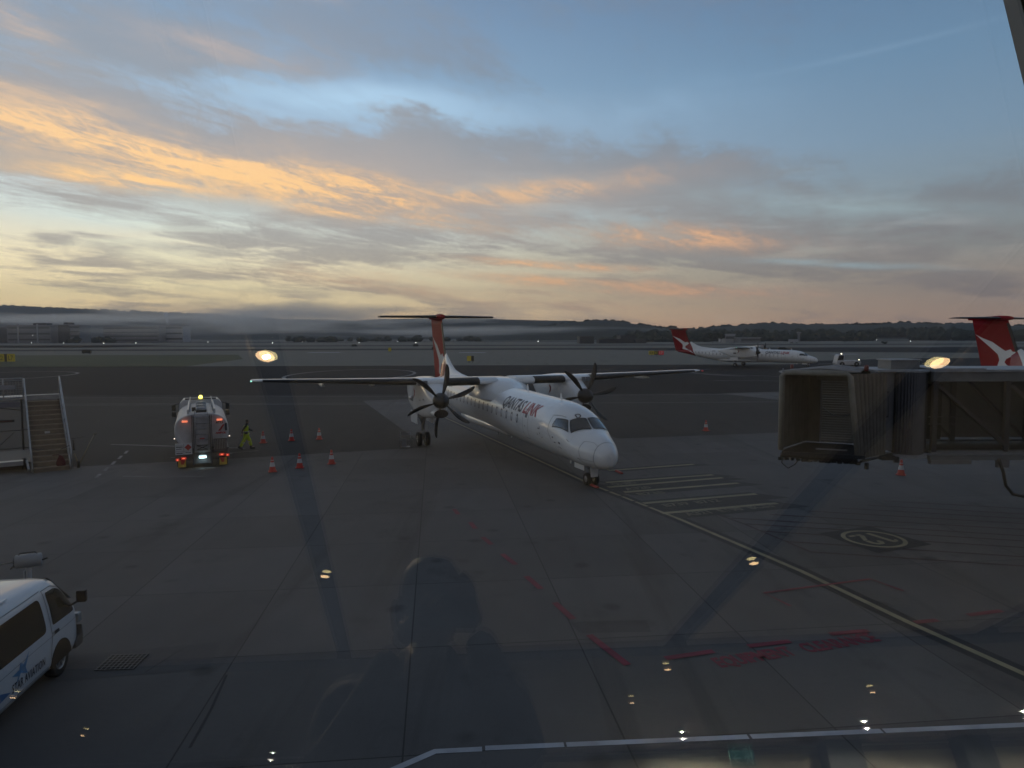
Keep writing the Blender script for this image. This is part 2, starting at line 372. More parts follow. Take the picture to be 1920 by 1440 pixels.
def ground(name, polys, z, m, label=None):
    b = MB()
    for p in polys: b.flat(p, z)
    o = b.build(name, m, recalc=False); 
    for pl in o.data.polygons:
        if pl.normal.z < 0: pl.flip()
    return tag(o, label, kind='structure')
ground('ground', [[(-9000, -300), (9000, -300), (9000, 9000), (-9000, 9000)]], 0, G_grass)
ground('taxiway', [[(-900, 60), (700, 60), (700, 210), (115, 205), (80, 185), (66, 164), (-900, 152)],
                   [(-900, 352), (1500, 352), (1500, 398), (-900, 400)], [(95, 300), (330, 205), (700, 205), (700, 352), (40, 356)],
                   [(-900, 470), (-270, 470), (-300, 640), (-900, 640)]], .004, G_dark)
ground('runway', [[(-3000, 505), (3000, 505), (3000, 560), (-3000, 560)], [(-3000, 860), (3000, 860), (3000, 960), (-3000, 960)]], .004, G_dark)
ground('verge', [[(-140, 160), (-75, 160), (-82, 215), (-105, 270), (-250, 270)]], .004, G_green)
ground('apron', [[(-200, 20), (200, 20), (200, 70), (40, 82), (-200, 72)]], .008, G_asph)
# concrete stand: near apron, plus the tongue under the parked aircraft and the next stand
ground('concrete_apron', [[(-120, -20), (120, -20), (120, 74.5), (38.5, 52.58), (18.7, 48.1), (6.94, 45.4), (-5.13, 42.04), (-15.22, 38.3), (-25.7, 34.99), (-120, 5)],
                          [(-5.13, 42.04), (6.94, 45.4), (-3.9, 77.2), (-15.56, 73.11)], [(24.1, 81.2), (33.5, 84), (36.5, 71), (28.0, 72.0)]], .012, G_conc)

# ------------------------------------------------------------------ painted marks
Z1, Z2, Z3 = .016, .020, .024
dL = Vector((-sin(R(20.4)), cos(R(20.4)))); dP = Vector((cos(R(20.4)), sin(R(20.4))))
def gm(name, m, fn, label=None):
    b = MB(); fn(b); o = b.build(name, m, recalc=False)
    for pl in o.data.polygons:
        if pl.normal.z < 0: pl.flip()
    return tag(o, label, kind='structure')
def lead(b):
    p0, p1 = Vector((3.63, 31.2))-dL*22, Vector((3.63, 31.2))+dL*30
    pts = [Vector((11.6, 9.0)), Vector((10.04, 13.37)), Vector((9.17, 15.91)), Vector((8.15, 19.48)), Vector((6.04, 25.25)), Vector((3.55, 31.2)), Vector((-4.59, 54.88)), Vector((-10, 70))]
    b.strip(pts, .62, Z1, 0)
    # yellow with short gaps
    b.strip(pts[:5], .17, Z2, 1); q0 = pts[4]; d = (pts[5]-pts[4]).normalized(); t = 0; Ln = (pts[5]-pts[4]).length
    while t < Ln: b.strip([q0+d*t, q0+d*min(t+.85, Ln)], .15, Z2, 1); t += 1.0
    b.strip(pts[5:], .15, Z2, 1)
gm('lead_in_line', [P_black, P_yel], lead)
def bars(b):
    seg = [((4.75, 34.45), (9.4, 36.1), .55, 0), ((4.25, 31.6), (9.6, 33.3), .5, .0), ((4.2, 30.6), (9.85, 32.6), .6, 0), ((4.75, 29.6), (10.2, 31.4), .6, 0),
           ((5.2, 27.6), (10.25, 29.2), .55, 0), ((5.6, 26.0), (10.5, 27.55), .6, 0)]
    for i, (p, q, w, _) in enumerate(seg):
        p, q = Vector(p), Vector(q); d = (q-p).normalized(); nn = Vector((-d.y, d.x))
        lo = -.62 if i else -.45; hi = .42 if i in (0, 1, 4) else .62
        if i == 5: lo = -.85
        if i == 4: lo = -1.0
        b.flat([p+nn*hi-d*.3, p+nn*lo+d*.1, q+nn*lo+d*(.9 if i else .8), q+nn*hi-d*.1], Z1+.0005*i, 0)
        b.strip([p, q], .27, Z3, 1)
gm('stop_bar_marks', [P_brown, P_yel], bars)
def codes(b):
    for t, (x, y), w in (('DH8D', (4.55, 30.95), 1.2), ('A320', (4.95, 29.98), 1.25), ('B738', (5.35, 28.98), 1.25), ('B739  B712', (6.0, 27.02), 2.6), ('A321  E190  BCS3', (6.5, 25.62), 4.0)):
        put_text(b, t, (x, y, Z3+.002), (dP.x, dP.y*.98, 0), (-dP.y, dP.x, 0), .62, w, bold=.02)
gm('stop_bar_letters', mat('worn yellow paint', (.17, .155, .11), .8, var=.4, scale=2), codes)
def twelve(b):
    c = Vector((11.81, 22.62)); a = Vector((10.31-12.49, 23.23-24.11)).normalized(); n_ = Vector((-a.y, a.x)); h = 1.17
    b.flat([c+a*h+n_*h, c+a*h-n_*h, c-a*h-n_*h, c-a*h+n_*h], Z2, 0)
    K = 40
    for i in range(K):
        q = []
        for t, r in ((i, .98), (i+1, .98), (i+1, .84), (i, .84)):
            q.append(c+Vector((cos(2*pi*t/K), sin(2*pi*t/K)))*r)
        b.flat(q, Z3, 1)
    # stencilled numerals, read from the taxiway side
    U = lambda x, y: c+a*x+n_*y
    def qd(*p): b.flat([U(*t) for t in p], Z3, 1)
    qd((-.42, -.55), (-.24, -.55), (-.24, .55), (-.42, .55)); qd((-.58, .30), (-.44, .38), (-.44, .55), (-.58, .42))
    qd((.0, .38), (.0, .20), (.14, .20), (.20, .42), (.14, .55)); qd((.18, .42), (.14, .55), (.40, .55), (.52, .38), (.50, .10), (.34, .10), (.34, .36)); qd((.50, .06), (.34, .06), (.0, -.36), (.0, -.40), (.18, -.40))
    qd((.0, -.42), (.0, -.56), (.22, -.56), (.22, -.42)); qd((.27, -.42), (.27, -.56), (.54, -.56), (.54, -.42))
gm('stand_number_marking', [P_black, P_yel], twelve, 'black square with yellow ringed 12 painted on the concrete')
def reds(b):
    for p in (((-2.25, 26.74), (-2.02, 25.92)), ((-1.51, 24.8), (-1.28, 23.96)), ((-.99, 22.93), (-.67, 22.09)), ((-.31, 21.1), (.09, 20.1)), ((.38, 19.1), (.75, 18.12)), ((1.05, 17.16), (1.42, 16.13)), ((1.7, 15.25), (2.32, 13.81)),
              ((3.14, 14.1), (4.23, 14.42)), ((5.04, 14.66), (6.03, 14.9)), ((7.06, 15.26), (8.0, 15.44)), ((9.3, 15.88), (9.91, 16.01)), ((10.8, 16.3), (11.79, 16.56)), ((12.7, 16.8), (13.7, 17.1))):
        b.strip(p, .17, Z2+.005)
    put_text(b, 'EQUIPMENT   CLEARANCE', (4.18, 13.70, Z2), Vector((3.9, 1.25, 0)).normalized(), Vector((-1.25, 3.9, 0)).normalized(), .58, 4.05, bold=.022)
    b.strip([(6.83, 16.89), (6.49, 17.78), (9.76, 18.8), (10.16, 17.89)], .09, Z2+.006)
gm('equipment_clearance_marking', P_red, reds, 'red dashed line with EQUIPMENT CLEARANCE lettered beside it')
def hatch(b):
    b.strip([(7.0, 27.4), (8.2, 24.5), (9.17, 21.25)], .08, Z1)
    L0 = [(9.17, 21.25), (8.85, 22.35), (8.55, 23.55), (8.25, 24.5), (8.0, 25.3), (9.6, 25.8), (11.2, 26.3), (12.6, 26.75), (13.9, 27.2), (14.9, 27.9)]
    for i, (x, y) in enumerate(L0):
        b.strip([(x, y), (x+12, y-3.0-.05*i)], .11, Z1+.0004*(i+1))
gm('hatched_no_parking_marking', P_maroon, hatch)
gm('kerb_line_marking', P_white, lambda b: (b.strip([(-3.4, 9.1), (-1.79, 10.44), (-1.25, 10.87), (-.5, 10.93)], .13, Z1), [b.strip([(x0, 10.955+.0695*(x0+.45)), (x1, 10.955+.0695*(x1+.45))], .13, Z1) for x0, x1 in ((-.45, .83), (.87, 3.9), (3.95, 6.2), (6.24, 9.3), (9.34, 12))]))
gm('service_road_marking', P_faint, lambda b: (
    [b.strip([(-120, y), (-2, y+1.2)], .16, Z1) for y in (68.3, 69.6, 77.6, 79.3)], [b.strip([(8, y+1.6), (60, y+3.4)], .16, Z1) for y in (68.3, 77.6)],
    [b.strip([(-22.6+i*.62, 41.0-i*1.75), (-22.2+i*.62, 40.0-i*1.75)], .16, Z2) for i in range(5)], b.strip([(-25, 43.5), (-16, 41.8)], .22, Z1+.006),
    b.strip([(-18.9, 38.6), (-14.9, 40.9)], .12, Z1+.005), b.strip([(-18.9, 39.9), (-16.0, 39.9)], .2, Z1+.0055), [b.strip([(-18.7+i*2.3, 33.4+.0*i), (-17.1+i*2.3, 33.3)], .09, Z1+.004) for i in range(2)]))
def loops(b):
    for cx, cyy, rx, ry in ((-28.3, 125, 10.7, 19), (-92, 122, 13, 17), (42, 128, 9, 13), (60, 120, 12, 20)):
        pts = [(cx+rx*cos(t*pi/24), cyy+ry*sin(t*pi/24)) for t in range(49)]; b.strip(pts if cx < 30 else pts[14:34], .6, .010)
    b.strip([(14, 142), (40, 118), (62, 100)], .4, .0105); b.strip([(30, 105), (90, 96)], .4, .011)
gm('taxiway_marking', P_faint, loops)
gm('far_runway_marking', P_white, lambda b: [b.flat([(x, y), (x+w, y), (x+w, y+h), (x, y+h)], .009) for x, y, w, h in ((-88, 300, 14, 8), (-22, 290, 11, 7), (115, 250, 9, 6), (230, 400, 16, 10), (-200, 430, 25, 12), (110, 330, 18, 9))])
# drain sump and its concrete patch
gm('concrete_patch', [ground_mat('dark patch', (.075, .075, .078), (.092, .09, .09), .85), P_black], lambda b: (b.flat([(-9.26, 14.33), (-6.37, 14.92), (-6.10, 13.72), (-8.85, 13.19)], Z1, 0),
    b.strip([(-7.3, 13.55), (-7.05, 14.65)], .02, Z2, 1), b.flat([(1.32, 15.98), (3.12, 16.08), (3.12, 15.42), (1.5, 15.36)], Z1, 0), b.strip([(-5.64, 13.45), (-5.40, 12.2), (-5.24, 10.99)], .05, Z1, 1)))
gt = thing('drain_grate', 'square black metal drain grate set in the concrete patch', 'drain grate', (-8.0, 14.0, .018), R(4))
b = MB(); b.box((0, 0, 0), (.78, .66, .006)); b.build('pit', mat('pit black', (.004, .004, .004), .95), gt)
b = MB()
for i in range(9): b.box((-.36+i*.09, 0, .012), (.018, .68, .012))
for i in range(7): b.box((0, -.33+i*.11, .019), (.78, .016, .006))
b.build('grille', mat('grate steel', (.15, .15, .15), .5, .7), gt)

# ------------------------------------------------------------------ turboprop airliner
white = mat('aircraft white paint', (.86, .87, .88), .26, var=.06, scale=.7, coat=.5)
black_rub = mat('black rubber boot', (.012, .012, .013), .42, var=.2)
dark_prop = mat('propeller black', (.014, .014, .016), .45, var=.3)
tyre_m = mat('tyre rubber', (.016, .016, .017), .8)
metal = mat('bare metal', (.35, .35, .37), .38, .8)
greym = mat('grey gear paint', (.28, .28, .29), .45)
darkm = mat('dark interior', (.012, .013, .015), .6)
glassd = mat('cockpit glass', (.02, .026, .032), .06, var=.2, coat=1., spec=.8)
winm = mat('cabin window', (.16, .17, .19), .2, spec=.6)
redm = mat('red tail paint', (.30, .001, .012), .55, var=.1, scale=.8, spec=.12)
inkm = mat('dark blue lettering', (.02, .025, .05), .4); inkr = mat('red lettering', (.38, .008, .03), .4)
seam = mat('panel seam grey', (.20, .21, .23), .6)
steel_lip = mat('bright intake lip', (.55, .56, .58), .3, .6)
def tail_paint():
    m, n, l, b = nodes_of('white body with red tail'); tc_ = n.new('ShaderNodeTexCoord'); sx = n.new('ShaderNodeSeparateXYZ'); l.new(tc_.outputs['Object'], sx.inputs[0])
    def Mt(op, *a):
        q = n.new('ShaderNodeMath'); q.operation = op
        for i, v in enumerate(a):
            if isinstance(v, (int, float)): q.inputs[i].default_value = v
            else: l.new(v, q.inputs[i])
        return q.outputs[0]
    k_ = Mt('LESS_THAN', Mt('ADD', sx.outputs[0], Mt('MULTIPLY', Mt('SUBTRACT', sx.outputs[2], 3.8), .5)), -24.2)
    no = n.new('ShaderNodeTexNoise'); no.inputs['Scale'].default_value = .9; no.inputs['Detail'].default_value = 6; l.new(tc_.outputs['Object'], no.inputs['Vector'])
    mr = n.new('ShaderNodeMapRange'); l.new(no.outputs[0], mr.inputs[0]); mr.inputs[1].default_value = .3; mr.inputs[2].default_value = .7; mr.inputs[3].default_value = .93; mr.inputs[4].default_value = 1.0
    # circumferential panel joints
    fr = Mt('ABSOLUTE', Mt('SUBTRACT', Mt('FRACT', Mt('DIVIDE', sx.outputs[0], 1.92)), .5)); j = Mt('GREATER_THAN', fr, .4965)
    mx = n.new('ShaderNodeMix'); mx.data_type = 'RGBA'; mx.inputs[6].default_value = (.86, .87, .88, 1); mx.inputs[7].default_value = (.30, .001, .012, 1); l.new(k_, mx.inputs[0])
    m2 = n.new('ShaderNodeMix'); m2.data_type = 'RGBA'; m2.blend_type = 'MULTIPLY'; m2.inputs[0].default_value = 1; l.new(mx.outputs[2], m2.inputs[6]); l.new(Mt('MULTIPLY', mr.outputs[0], Mt('SUBTRACT', 1, Mt('MULTIPLY', j, .22))), m2.inputs[7])
    l.new(m2.outputs[2], b.inputs['Base Color']); b.inputs['Roughness'].default_value = .26; b.inputs['Coat Weight'].default_value = .5; b.inputs['Coat Roughness'].default_value = .1
    return m
bodym = tail_paint()
NO = 1.90
PR = [(0, 1.52, 1.40, .02), (.03, 1.68, 1.21, .20), (.08, 1.78, 1.12, .29), (.18, 1.90, 1.04, .39), (.5, 2.11, .94, .59), (1.0, 2.31, .88, .81), (1.5, 2.46, .86, .98), (1.85, 2.58, .86, 1.09), (2.3, 2.90, .86, 1.17), (2.8, 3.18, .87, 1.23), (3.4, 3.38, .87, 1.285), (4.3, 3.54, .88, 1.33),
      (5.7, 3.6, .89, 1.345), (13.7, 3.78, 1.07, 1.345), (19.5, 3.86, 1.17, 1.345), (21.7, 3.87, 1.38, 1.30), (23.7, 3.85, 1.78, 1.15), (25.7, 3.77, 2.2, .9), (27.7, 3.6, 2.65, .6), (29.0, 3.45, 2.95, .35), (29.6, 3.32, 3.05, .14)]
def hermite(tab, s, c):
    if s <= tab[0][0]: return tab[0][c]
    for i in range(len(tab)-1):
        a, b_ = tab[i], tab[i+1]
        if s <= b_[0]:
            h = b_[0]-a[0]; dl = (b_[c]-a[c])/h
            def sl(k0):
                if k0 <= 0 or k0 >= len(tab)-1: return dl
                p, q, r = tab[k0-1], tab[k0], tab[k0+1]; d1 = (q[c]-p[c])/(q[0]-p[0]); d2 = (r[c]-q[c])/(r[0]-q[0])
                return 0 if d1*d2 <= 0 else 2*d1*d2/(d1+d2)
            t = (s-a[0])/h; m0, m1 = sl(i)*h, sl(i+1)*h
            return (2*t**3-3*t*t+1)*a[c]+(t**3-2*t*t+t)*m0+(-2*t**3+3*t*t)*b_[c]+(t**3-t*t)*m1
    return tab[-1][c]
def FS(s, phi, off=0.):
    t, b_, w = (hermite(PR, s, k_) for k_ in (1, 2, 3)); zc = (t+b_)/2; h = (t-b_)/2
    p = Vector((NO-s, w*sin(phi), zc+h*cos(phi)))
    if off:
        n_ = Vector((0, sin(phi)/max(w, .05), cos(phi)/max(h, .05))).normalized()
        e = .05; t2, b2, w2 = (hermite(PR, s+e, k_) for k_ in (1, 2, 3)); p2 = Vector((NO-s-e, w2*sin(phi), (t2+b2)/2+(t2-b2)/2*cos(phi)))
        tx = (p2-p); ty = Vector((0, w*cos(phi), -h*sin(phi))); n2 = tx.cross(ty)
        if n2.length > 1e-6:
            n2.normalize()
            if n2.dot(n_) < 0: n2 = -n2
            n_ = n2
        p = p+n_*off
    return p
def patch(mb, c, off, nu=6, nv=6, mi=0):
    """four (s, phi) corners -> a skin patch; phi in degrees"""
    vs = []
    for i in range(nu+1):
        for j in range(nv+1):
            u, v = i/nu, j/nv
            s_ = (c[0][0]*(1-u)+c[1][0]*u)*(1-v)+(c[3][0]*(1-u)+c[2][0]*u)*v
            p_ = (c[0][1]*(1-u)+c[1][1]*u)*(1-v)+(c[3][1]*(1-u)+c[2][1]*u)*v
            vs.append(FS(s_, R(p_), off))
    mb.add(vs, [(i*(nv+1)+j, (i+1)*(nv+1)+j, (i+1)*(nv+1)+j+1, i*(nv+1)+j+1) for i in range(nu) for j in range(nv)], mi, True)
def skin_line(mb, pts, w, off=.004, mi=0, sub=6):
    """thin line lying on the skin through (s, phi deg) points"""
    P_ = []
    for a, b_ in zip(pts, pts[1:]):
        for i in range(sub): P_.append((a[0]+(b_[0]-a[0])*i/sub, a[1]+(b_[1]-a[1])*i/sub))
    P_.append(pts[-1]); L_, R_ = [], []
    for i, p in enumerate(P_):
        a, b_ = P_[max(i-1, 0)], P_[min(i+1, len(P_)-1)]
        ds, dp = b_[0]-a[0], R(b_[1]-a[1])*1.3; ln = hypot(ds, dp) or 1; nx, ny = -dp/ln*w/2, ds/ln*w/2/1.3
        L_.append(FS(p[0]+nx, R(p[1])+ny, off)); R_.append(FS(p[0]-nx, R(p[1])-ny, off))
    n = len(P_); mb.add(L_+R_, [(i, i+1, n+i+1, n+i) for i in range(n-1)], mi, True)
def airfoil(le, chord, th, n=9):
    """closed ring of (dx aft of LE, dz)"""
    up = []; lo = []
    for i in range(n+1):
        x = (1-cos(pi*i/n))/2; y = th*5*(.2969*math.sqrt(x)-.126*x-.3516*x*x+.2843*x**3-.1036*x**4)
        up.append((x*chord, y*1.1*chord)); lo.append((x*chord, -y*.8*chord))
    return up+lo[::-1][1:-1]
ROO = [(118, 165), (150, 183), (190, 200), (222, 225), (243, 240), (252, 236), (262, 232), (268, 242), (300, 248), (290, 260), (262, 266), (248, 275), (241, 290), (252, 303), (275, 311), (300, 325), (337, 362), (308, 345), (270, 322), (228, 313), (214, 306), (221, 280), (214, 256), (188, 230), (148, 193)]
def roo_xy(): return [(-29.3+(x-105)/5.82/7.2*1.02, 8.2-(y-95)/5.82/8.25) for x, y in ROO]
def fin_half(x, z):
    c0 = -24.35-(z-3.8)*.36; c1 = -28.3-(z-3.8)*.24
    u = (c0-x)/(c0-c1); u = min(max(u, 0), 1)
    return (.20-.022*(z-3.8))*5*(.2969*math.sqrt(u)-.126*u-.3516*u*u+.2843*u**3-.1036*u**4)*1.05
def make_airliner(label, loc, rz, prop0=(12, 20), letter='D', reg='QOI'):
    t = thing('turboprop_airliner', label, 'airliner', loc, rz, 'white and red turboprop airliners')
    # fuselage
    b = MB(); st = [0, .015, .03, .055, .08, .12, .18, .27, .4, .5, .7, .85, 1, 1.25, 1.5, 1.7, 1.85, 2.0, 2.15, 2.3, 2.5, 2.8, 3.1, 3.4, 3.8, 4.3, 5, 5.7]+[5.7+i*1.0 for i in range(1, 14)]+[19.5+i*.55 for i in range(1, 19)]+[29.6]
    b.loft([[FS(s_, 2*pi*k_/40) for k_ in range(40)] for s_ in st]); fus = b.build('fuselage', bodym, t)
    b = MB()                                                   # wing saddle over the cabin roof
    def sad(x, hw, zt, zb): return [Vector((x, hw*cos(a) if abs(cos(a)) < 2 else 0, zb+(zt-zb)*max(sin(a), -.0)**.75 if sin(a) > 0 else zb)) for a in [pi*i/14 for i in range(15)]]
    b.loft([sad(x, hw, zt, 3.0) for x, hw, zt in ((-8.6, .25, 3.62), (-9.4, .75, 3.74), (-10.2, 1.2, 3.98), (-11.0, 1.5, 4.18), (-12.5, 1.6, 4.24), (-14, 1.45, 4.16), (-15.5, 1.0, 3.98), (-17.5, .5, 3.84))], cap=False, closed=False)
    b.build('wing_fairing', white, t)
    # belly fairing
    b = MB(); b.loft([[Vector((x, hw*sin(a), 1.35+dz*cos(a))) for a in [2*pi*i/20 for i in range(20)]] for x, hw, dz in ((-8.4, .2, .1), (-9.4, .8, .40), (-12, 1.0, .46), (-16, 1.0, .45), (-18, .8, .33), (-19, .2, .1))]); b.build('belly_fairing', white, t)
    # cockpit glazing with its frame
    for sg in (-1, 1):
        A = [(2.05, -5), (1.90, -6), (1.95, -48), (2.45, -38)]
        fr = [(2.36, 3.2*sg), (1.80, 4*sg), (2.10, 52*sg), (2.55, 36*sg)]; sd = [(2.68, 41*sg), (2.26, 57*sg), (3.42, 72*sg), (3.36, 54*sg)]
        for q in (fr, sd):
            g2 = MB(); patch(g2, q, .012); cw = g2.build('cockpit_window', glassd, t)
            c0 = (sum(p[0] for p in q)/4, sum(p[1] for p in q)/4)
            g3 = MB(); skin_line(g3, [(c0[0]+(p[0]-c0[0])*1.05, c0[1]+(p[1]-c0[1])*1.05) for p in q+[q[0]]], .05, .016); g3.build('frame', black_rub, cw)
        wv = MB(); wv.tube([FS(1.72, R(6*sg), .03), FS(1.95, R(30*sg), .05), FS(2.0, R(42*sg), .04)], .012, 5); wv.build('wiper', black_rub, t)
    # cabin windows, both sides share one mesh
    wms = []
    for sg in (-1, 1):
        for i in range(24 if sg < 0 else 23):
            s_ = 7.75+i*.80
            g2 = MB(); vs = []; K = 14
            for j in range(K):
                a = 2*pi*j/K; ex = math.copysign(abs(cos(a))**.7, cos(a)); ey = math.copysign(abs(sin(a))**.7, sin(a))
                vs.append(FS(s_+.115*ex, R(sg*(84-10*ey)), .006))
            g2.add(vs, [tuple(range(K))]); cwn = g2.build('cabin_window', winm, t)
    # doors
    for s0, s1, p0, p1, sg in ((6.25, 6.95, 58, 122, -1), (3.9, 4.7, 56, 128, 1), (24.3, 25.0, 62, 112, -1), (24.2, 25, 60, 115, 1)):
        g2 = MB(); skin_line(g2, [(s0, sg*(p0+3)), (s0+.08, sg*p0), (s1-.08, sg*p0), (s1, sg*(p0+3)), (s1, sg*p1), (s0, sg*p1), (s0, sg*(p0+3))], .030)
        g2.build('door_outline', seam, t)
    g2 = MB(); patch(g2, [(6.45, -66), (6.45, -76), (6.72, -76), (6.72, -66)], .006, 2, 4); g2.build('door_window', winm, t)
    g2 = MB(); patch(g2, [(6.55, -93), (6.55, -95), (6.65, -95), (6.65, -93)], .008, 1, 1); g2.build('door_handle', inkm, t)
    # nose panel seams, small placards
    for ln_, w_ in (([(.62, -160), (.55, -120), (.5, -80), (.5, -40), (.5, 0), (.5, 40), (.5, 80), (.55, 120)], .022), ([(.55, -112), (1.25, -112), (1.3, -78), (1.2, -50), (.75, -38), (.52, -42)], .022), ([(.55, -128), (1.22, -130), (1.25, -114)], .02),
                    ([(.53, 42), (.8, 38), (1.25, 50), (1.3, 80), (1.25, 112), (.55, 112)], .022), ([(2.9, -38), (3.75, -50), (3.8, -84), (3.5, -100)], .03)):
        g2 = MB(); skin_line(g2, ln_, w_); g2.build('panel_seam', seam, t)
    for s_, p_, w_, h_ in ((4.7, -88, .26, 1.6), (4.72, -84, .05, 5), (4.7, -96, .05, 4), (4.45, -104, .10, 2), (3.25, -92, .10, 3), (3.05, -102, .16, 2), (2.62, -96, .16, 4), (2.55, -108, .30, 1.3), (1.35, -112, .12, 2), (1.32, -114, .04, 5), (1.95, -74, .2, 1.3), (4.95, -100, .06, 3)):
        g2 = MB(); patch(g2, [(s_, p_), (s_, p_-h_), (s_+w_, p_-h_), (s_+w_, p_)], .006, 1, 2); g2.build('placard', inkm, t)
    # lettering on both flanks
    for sg in (-1, 1):
        for txt, s_end, m_ in (('QANTAS', 7.25 if sg < 0 else 0, inkm), ('LINK', 5.05, inkr)):
            vs, fs, w_ = text_mesh(txt, .95, .28, .022, 1.0, .07); ln = {'QANTAS': 2.95, 'LINK': 1.95}[txt]; k_ = ln/w_; out = []
            for x, y in vs:
                if sg < 0: s_ = (10.25 if txt == 'QANTAS' else 7.22)-x*k_
                else: s_ = (5.3 if txt == 'QANTAS' else 8.33)+x*k_
                out.append(FS(s_, R(sg*68)-sg*y/1.345, .008))
            g2 = MB(); g2.add(out, fs); g2.build('lettering', m_, t)
    vs, fs, w_ = text_mesh(letter, .38, 0, .008, 1, .08); g2 = MB(); g2.add([FS(2.48+y, R(-21)+(x)/1.15, .008) for x, y in vs], fs)
    g2.build('lettering', inkm, t); g2 = MB()
    vs, fs, w_ = text_mesh(reg, .42, 0, .004, 1, .08); g2.add([FS(21.6-x, R(-62)+y/1.2, .008) for x, y in vs], fs)
    g2.build('lettering', inkm, t)
    # dorsal fillet and fin
    b = MB(); rg = []
    for z in (3.3, 3.8, 4.6, 5.4, 6.2, 7.0, 7.6, 8.1):
        c0 = -24.35-(z-3.8)*.36; c1 = -28.3-(z-3.8)*.24; ring = []
        for i in range(11): u = (1-cos(pi*i/10))/2; x = c0+(c1-c0)*u; ring.append(Vector((x, fin_half(x, z), z)))
        for i in range(9, 0, -1): u = (1-cos(pi*i/10))/2; x = c0+(c1-c0)*u; ring.append(Vector((x, -fin_half(x, z), z)))
        rg.append(ring)
    b.loft(rg); fin = b.build('tail_fin', redm, t)
    b = MB(); rg = []
    for z in (4.35, 5.0, 6.0, 7.0, 7.75):
        c0 = -24.35-(z-3.8)*.36; ring = []
        for q in (-5, -3, -1, 0, 1, 3, 5):
            x = c0+.03-abs(q)*.055; ring.append(Vector((x, (fin_half(x, z)+.012)*(1 if q > 0 else -1 if q < 0 else 0), z)))
        rg.append(ring)
    b.loft(rg, cap=False, closed=False); b.build('fin_boot', black_rub, t)
    b = MB(); rg = []
    for x, zt, hw in ((-18.6, 3.87, .06), (-20.5, 4.0, .12), (-22.3, 4.25, .17), (-23.4, 4.65, .18), (-24.1, 5.05, .16), (-24.62, 5.42, .06), (-25.4, 5.0, .14)):
        rg.append([Vector((x, hw*2.4, 3.5)), Vector((x, hw*1.15, 3.5+(zt-3.5)*.6)), Vector((x, hw*.5, zt-.06)), Vector((x, 0, zt)), Vector((x, -hw*.5, zt-.06)), Vector((x, -hw*1.15, 3.5+(zt-3.5)*.6)), Vector((x, -hw*2.4, 3.5))])
    b.loft(rg, cap=False, closed=False); b.build('dorsal_fillet', bodym, t)
    # leaping animal on both faces of the fin
    import mathutils.geometry as mg
    pts = roo_xy(); bm_ = bmesh.new(); f_ = bm_.faces.new([bm_.verts.new((x, 0, z)) for x, z in pts]); 
    for zc_ in [3+.25*i for i in range(21)]: bmesh.ops.bisect_plane(bm_, geom=bm_.verts[:]+bm_.edges[:]+bm_.faces[:], plane_co=(0, 0, zc_), plane_no=(0, 0, 1))
    for xc_ in [-29.5+.3*i for i in range(20)]: bmesh.ops.bisect_plane(bm_, geom=bm_.verts[:]+bm_.edges[:]+bm_.faces[:], plane_co=(xc_, 0, 0), plane_no=(1, 0, 0))
    bmesh.ops.triangulate(bm_, faces=bm_.faces); bm_.verts.index_update(); g2 = MB()
    def wrap_y(x, z):
        a = fin_half(x, z) if z > 3.55 else 0
        s_ = NO-x
        if z < 3.95:                                            # runs down on to the tail cone
            tt, bb, ww = (hermite(PR, s_, k_) for k_ in (1, 2, 3)); zc_ = (tt+bb)/2; h_ = (tt-bb)/2; q = 1-((z-zc_)/h_)**2
            if q > 0: a = max(a, ww*math.sqrt(q))
        return a+.008
    for sg in (-1, 1): g2.add([(v.co.x, sg*wrap_y(v.co.x, v.co.z), v.co.z) for v in bm_.verts], [tuple(v.index for v in f.verts) for f in bm_.faces])
    bm_.free(); g2.build('tail_emblem', white, t, recalc=False)
    # bullet + tailplane
    b = MB(); b.loft([[Vector((x, hw*sin(a), 8.2+hz*cos(a))) for a in [2*pi*i/16 for i in range(16)]] for x, hw, hz in ((-25.35, .02, .02), (-25.5, .16, .14), (-25.9, .27, .22), (-26.6, .31, .26), (-28, .24, .2), (-29.3, .16, .14), (-29.7, .12, .12))]); b.build('fin_bullet', redm, t)
    for sg in (-1, 1):
        b = MB(); rg = []; bb = MB(); rb = []
        for y, le, ch in ((.1, -26.3, 2.1), (4.64, -26.95, 1.35)):
            rg.append([Vector((le-dx_, sg*y, 8.22+dz_)) for dx_, dz_ in airfoil(0, ch, .11)])
            af = airfoil(0, ch, .125); n2 = len(af); idx = list(range(3, -1, -1))+list(range(n2-1, n2-4, -1))
            rb.append([Vector((le+.02-af[i][0], sg*(.35 if y < 1 else y), 8.22+af[i][1])) for i in idx])
        b.loft(rg, smooth=True); st_ = b.build('tailplane', mat('tailplane grey', (.10, .10, .11), .5), t); bb.loft(rb, cap=False, closed=False); bb.build('boot', black_rub, st_)
    b = MB(); b.tube([(-26.6, 0, 8.45), (-26.7, 0, 8.75)], .02, 5); b.build('antenna', white, t); b = MB(); b.tube([(-28.7, 0, 8.3), (-29.1, 0, 8.7)], .015, 5); b.build('antenna', white, t)
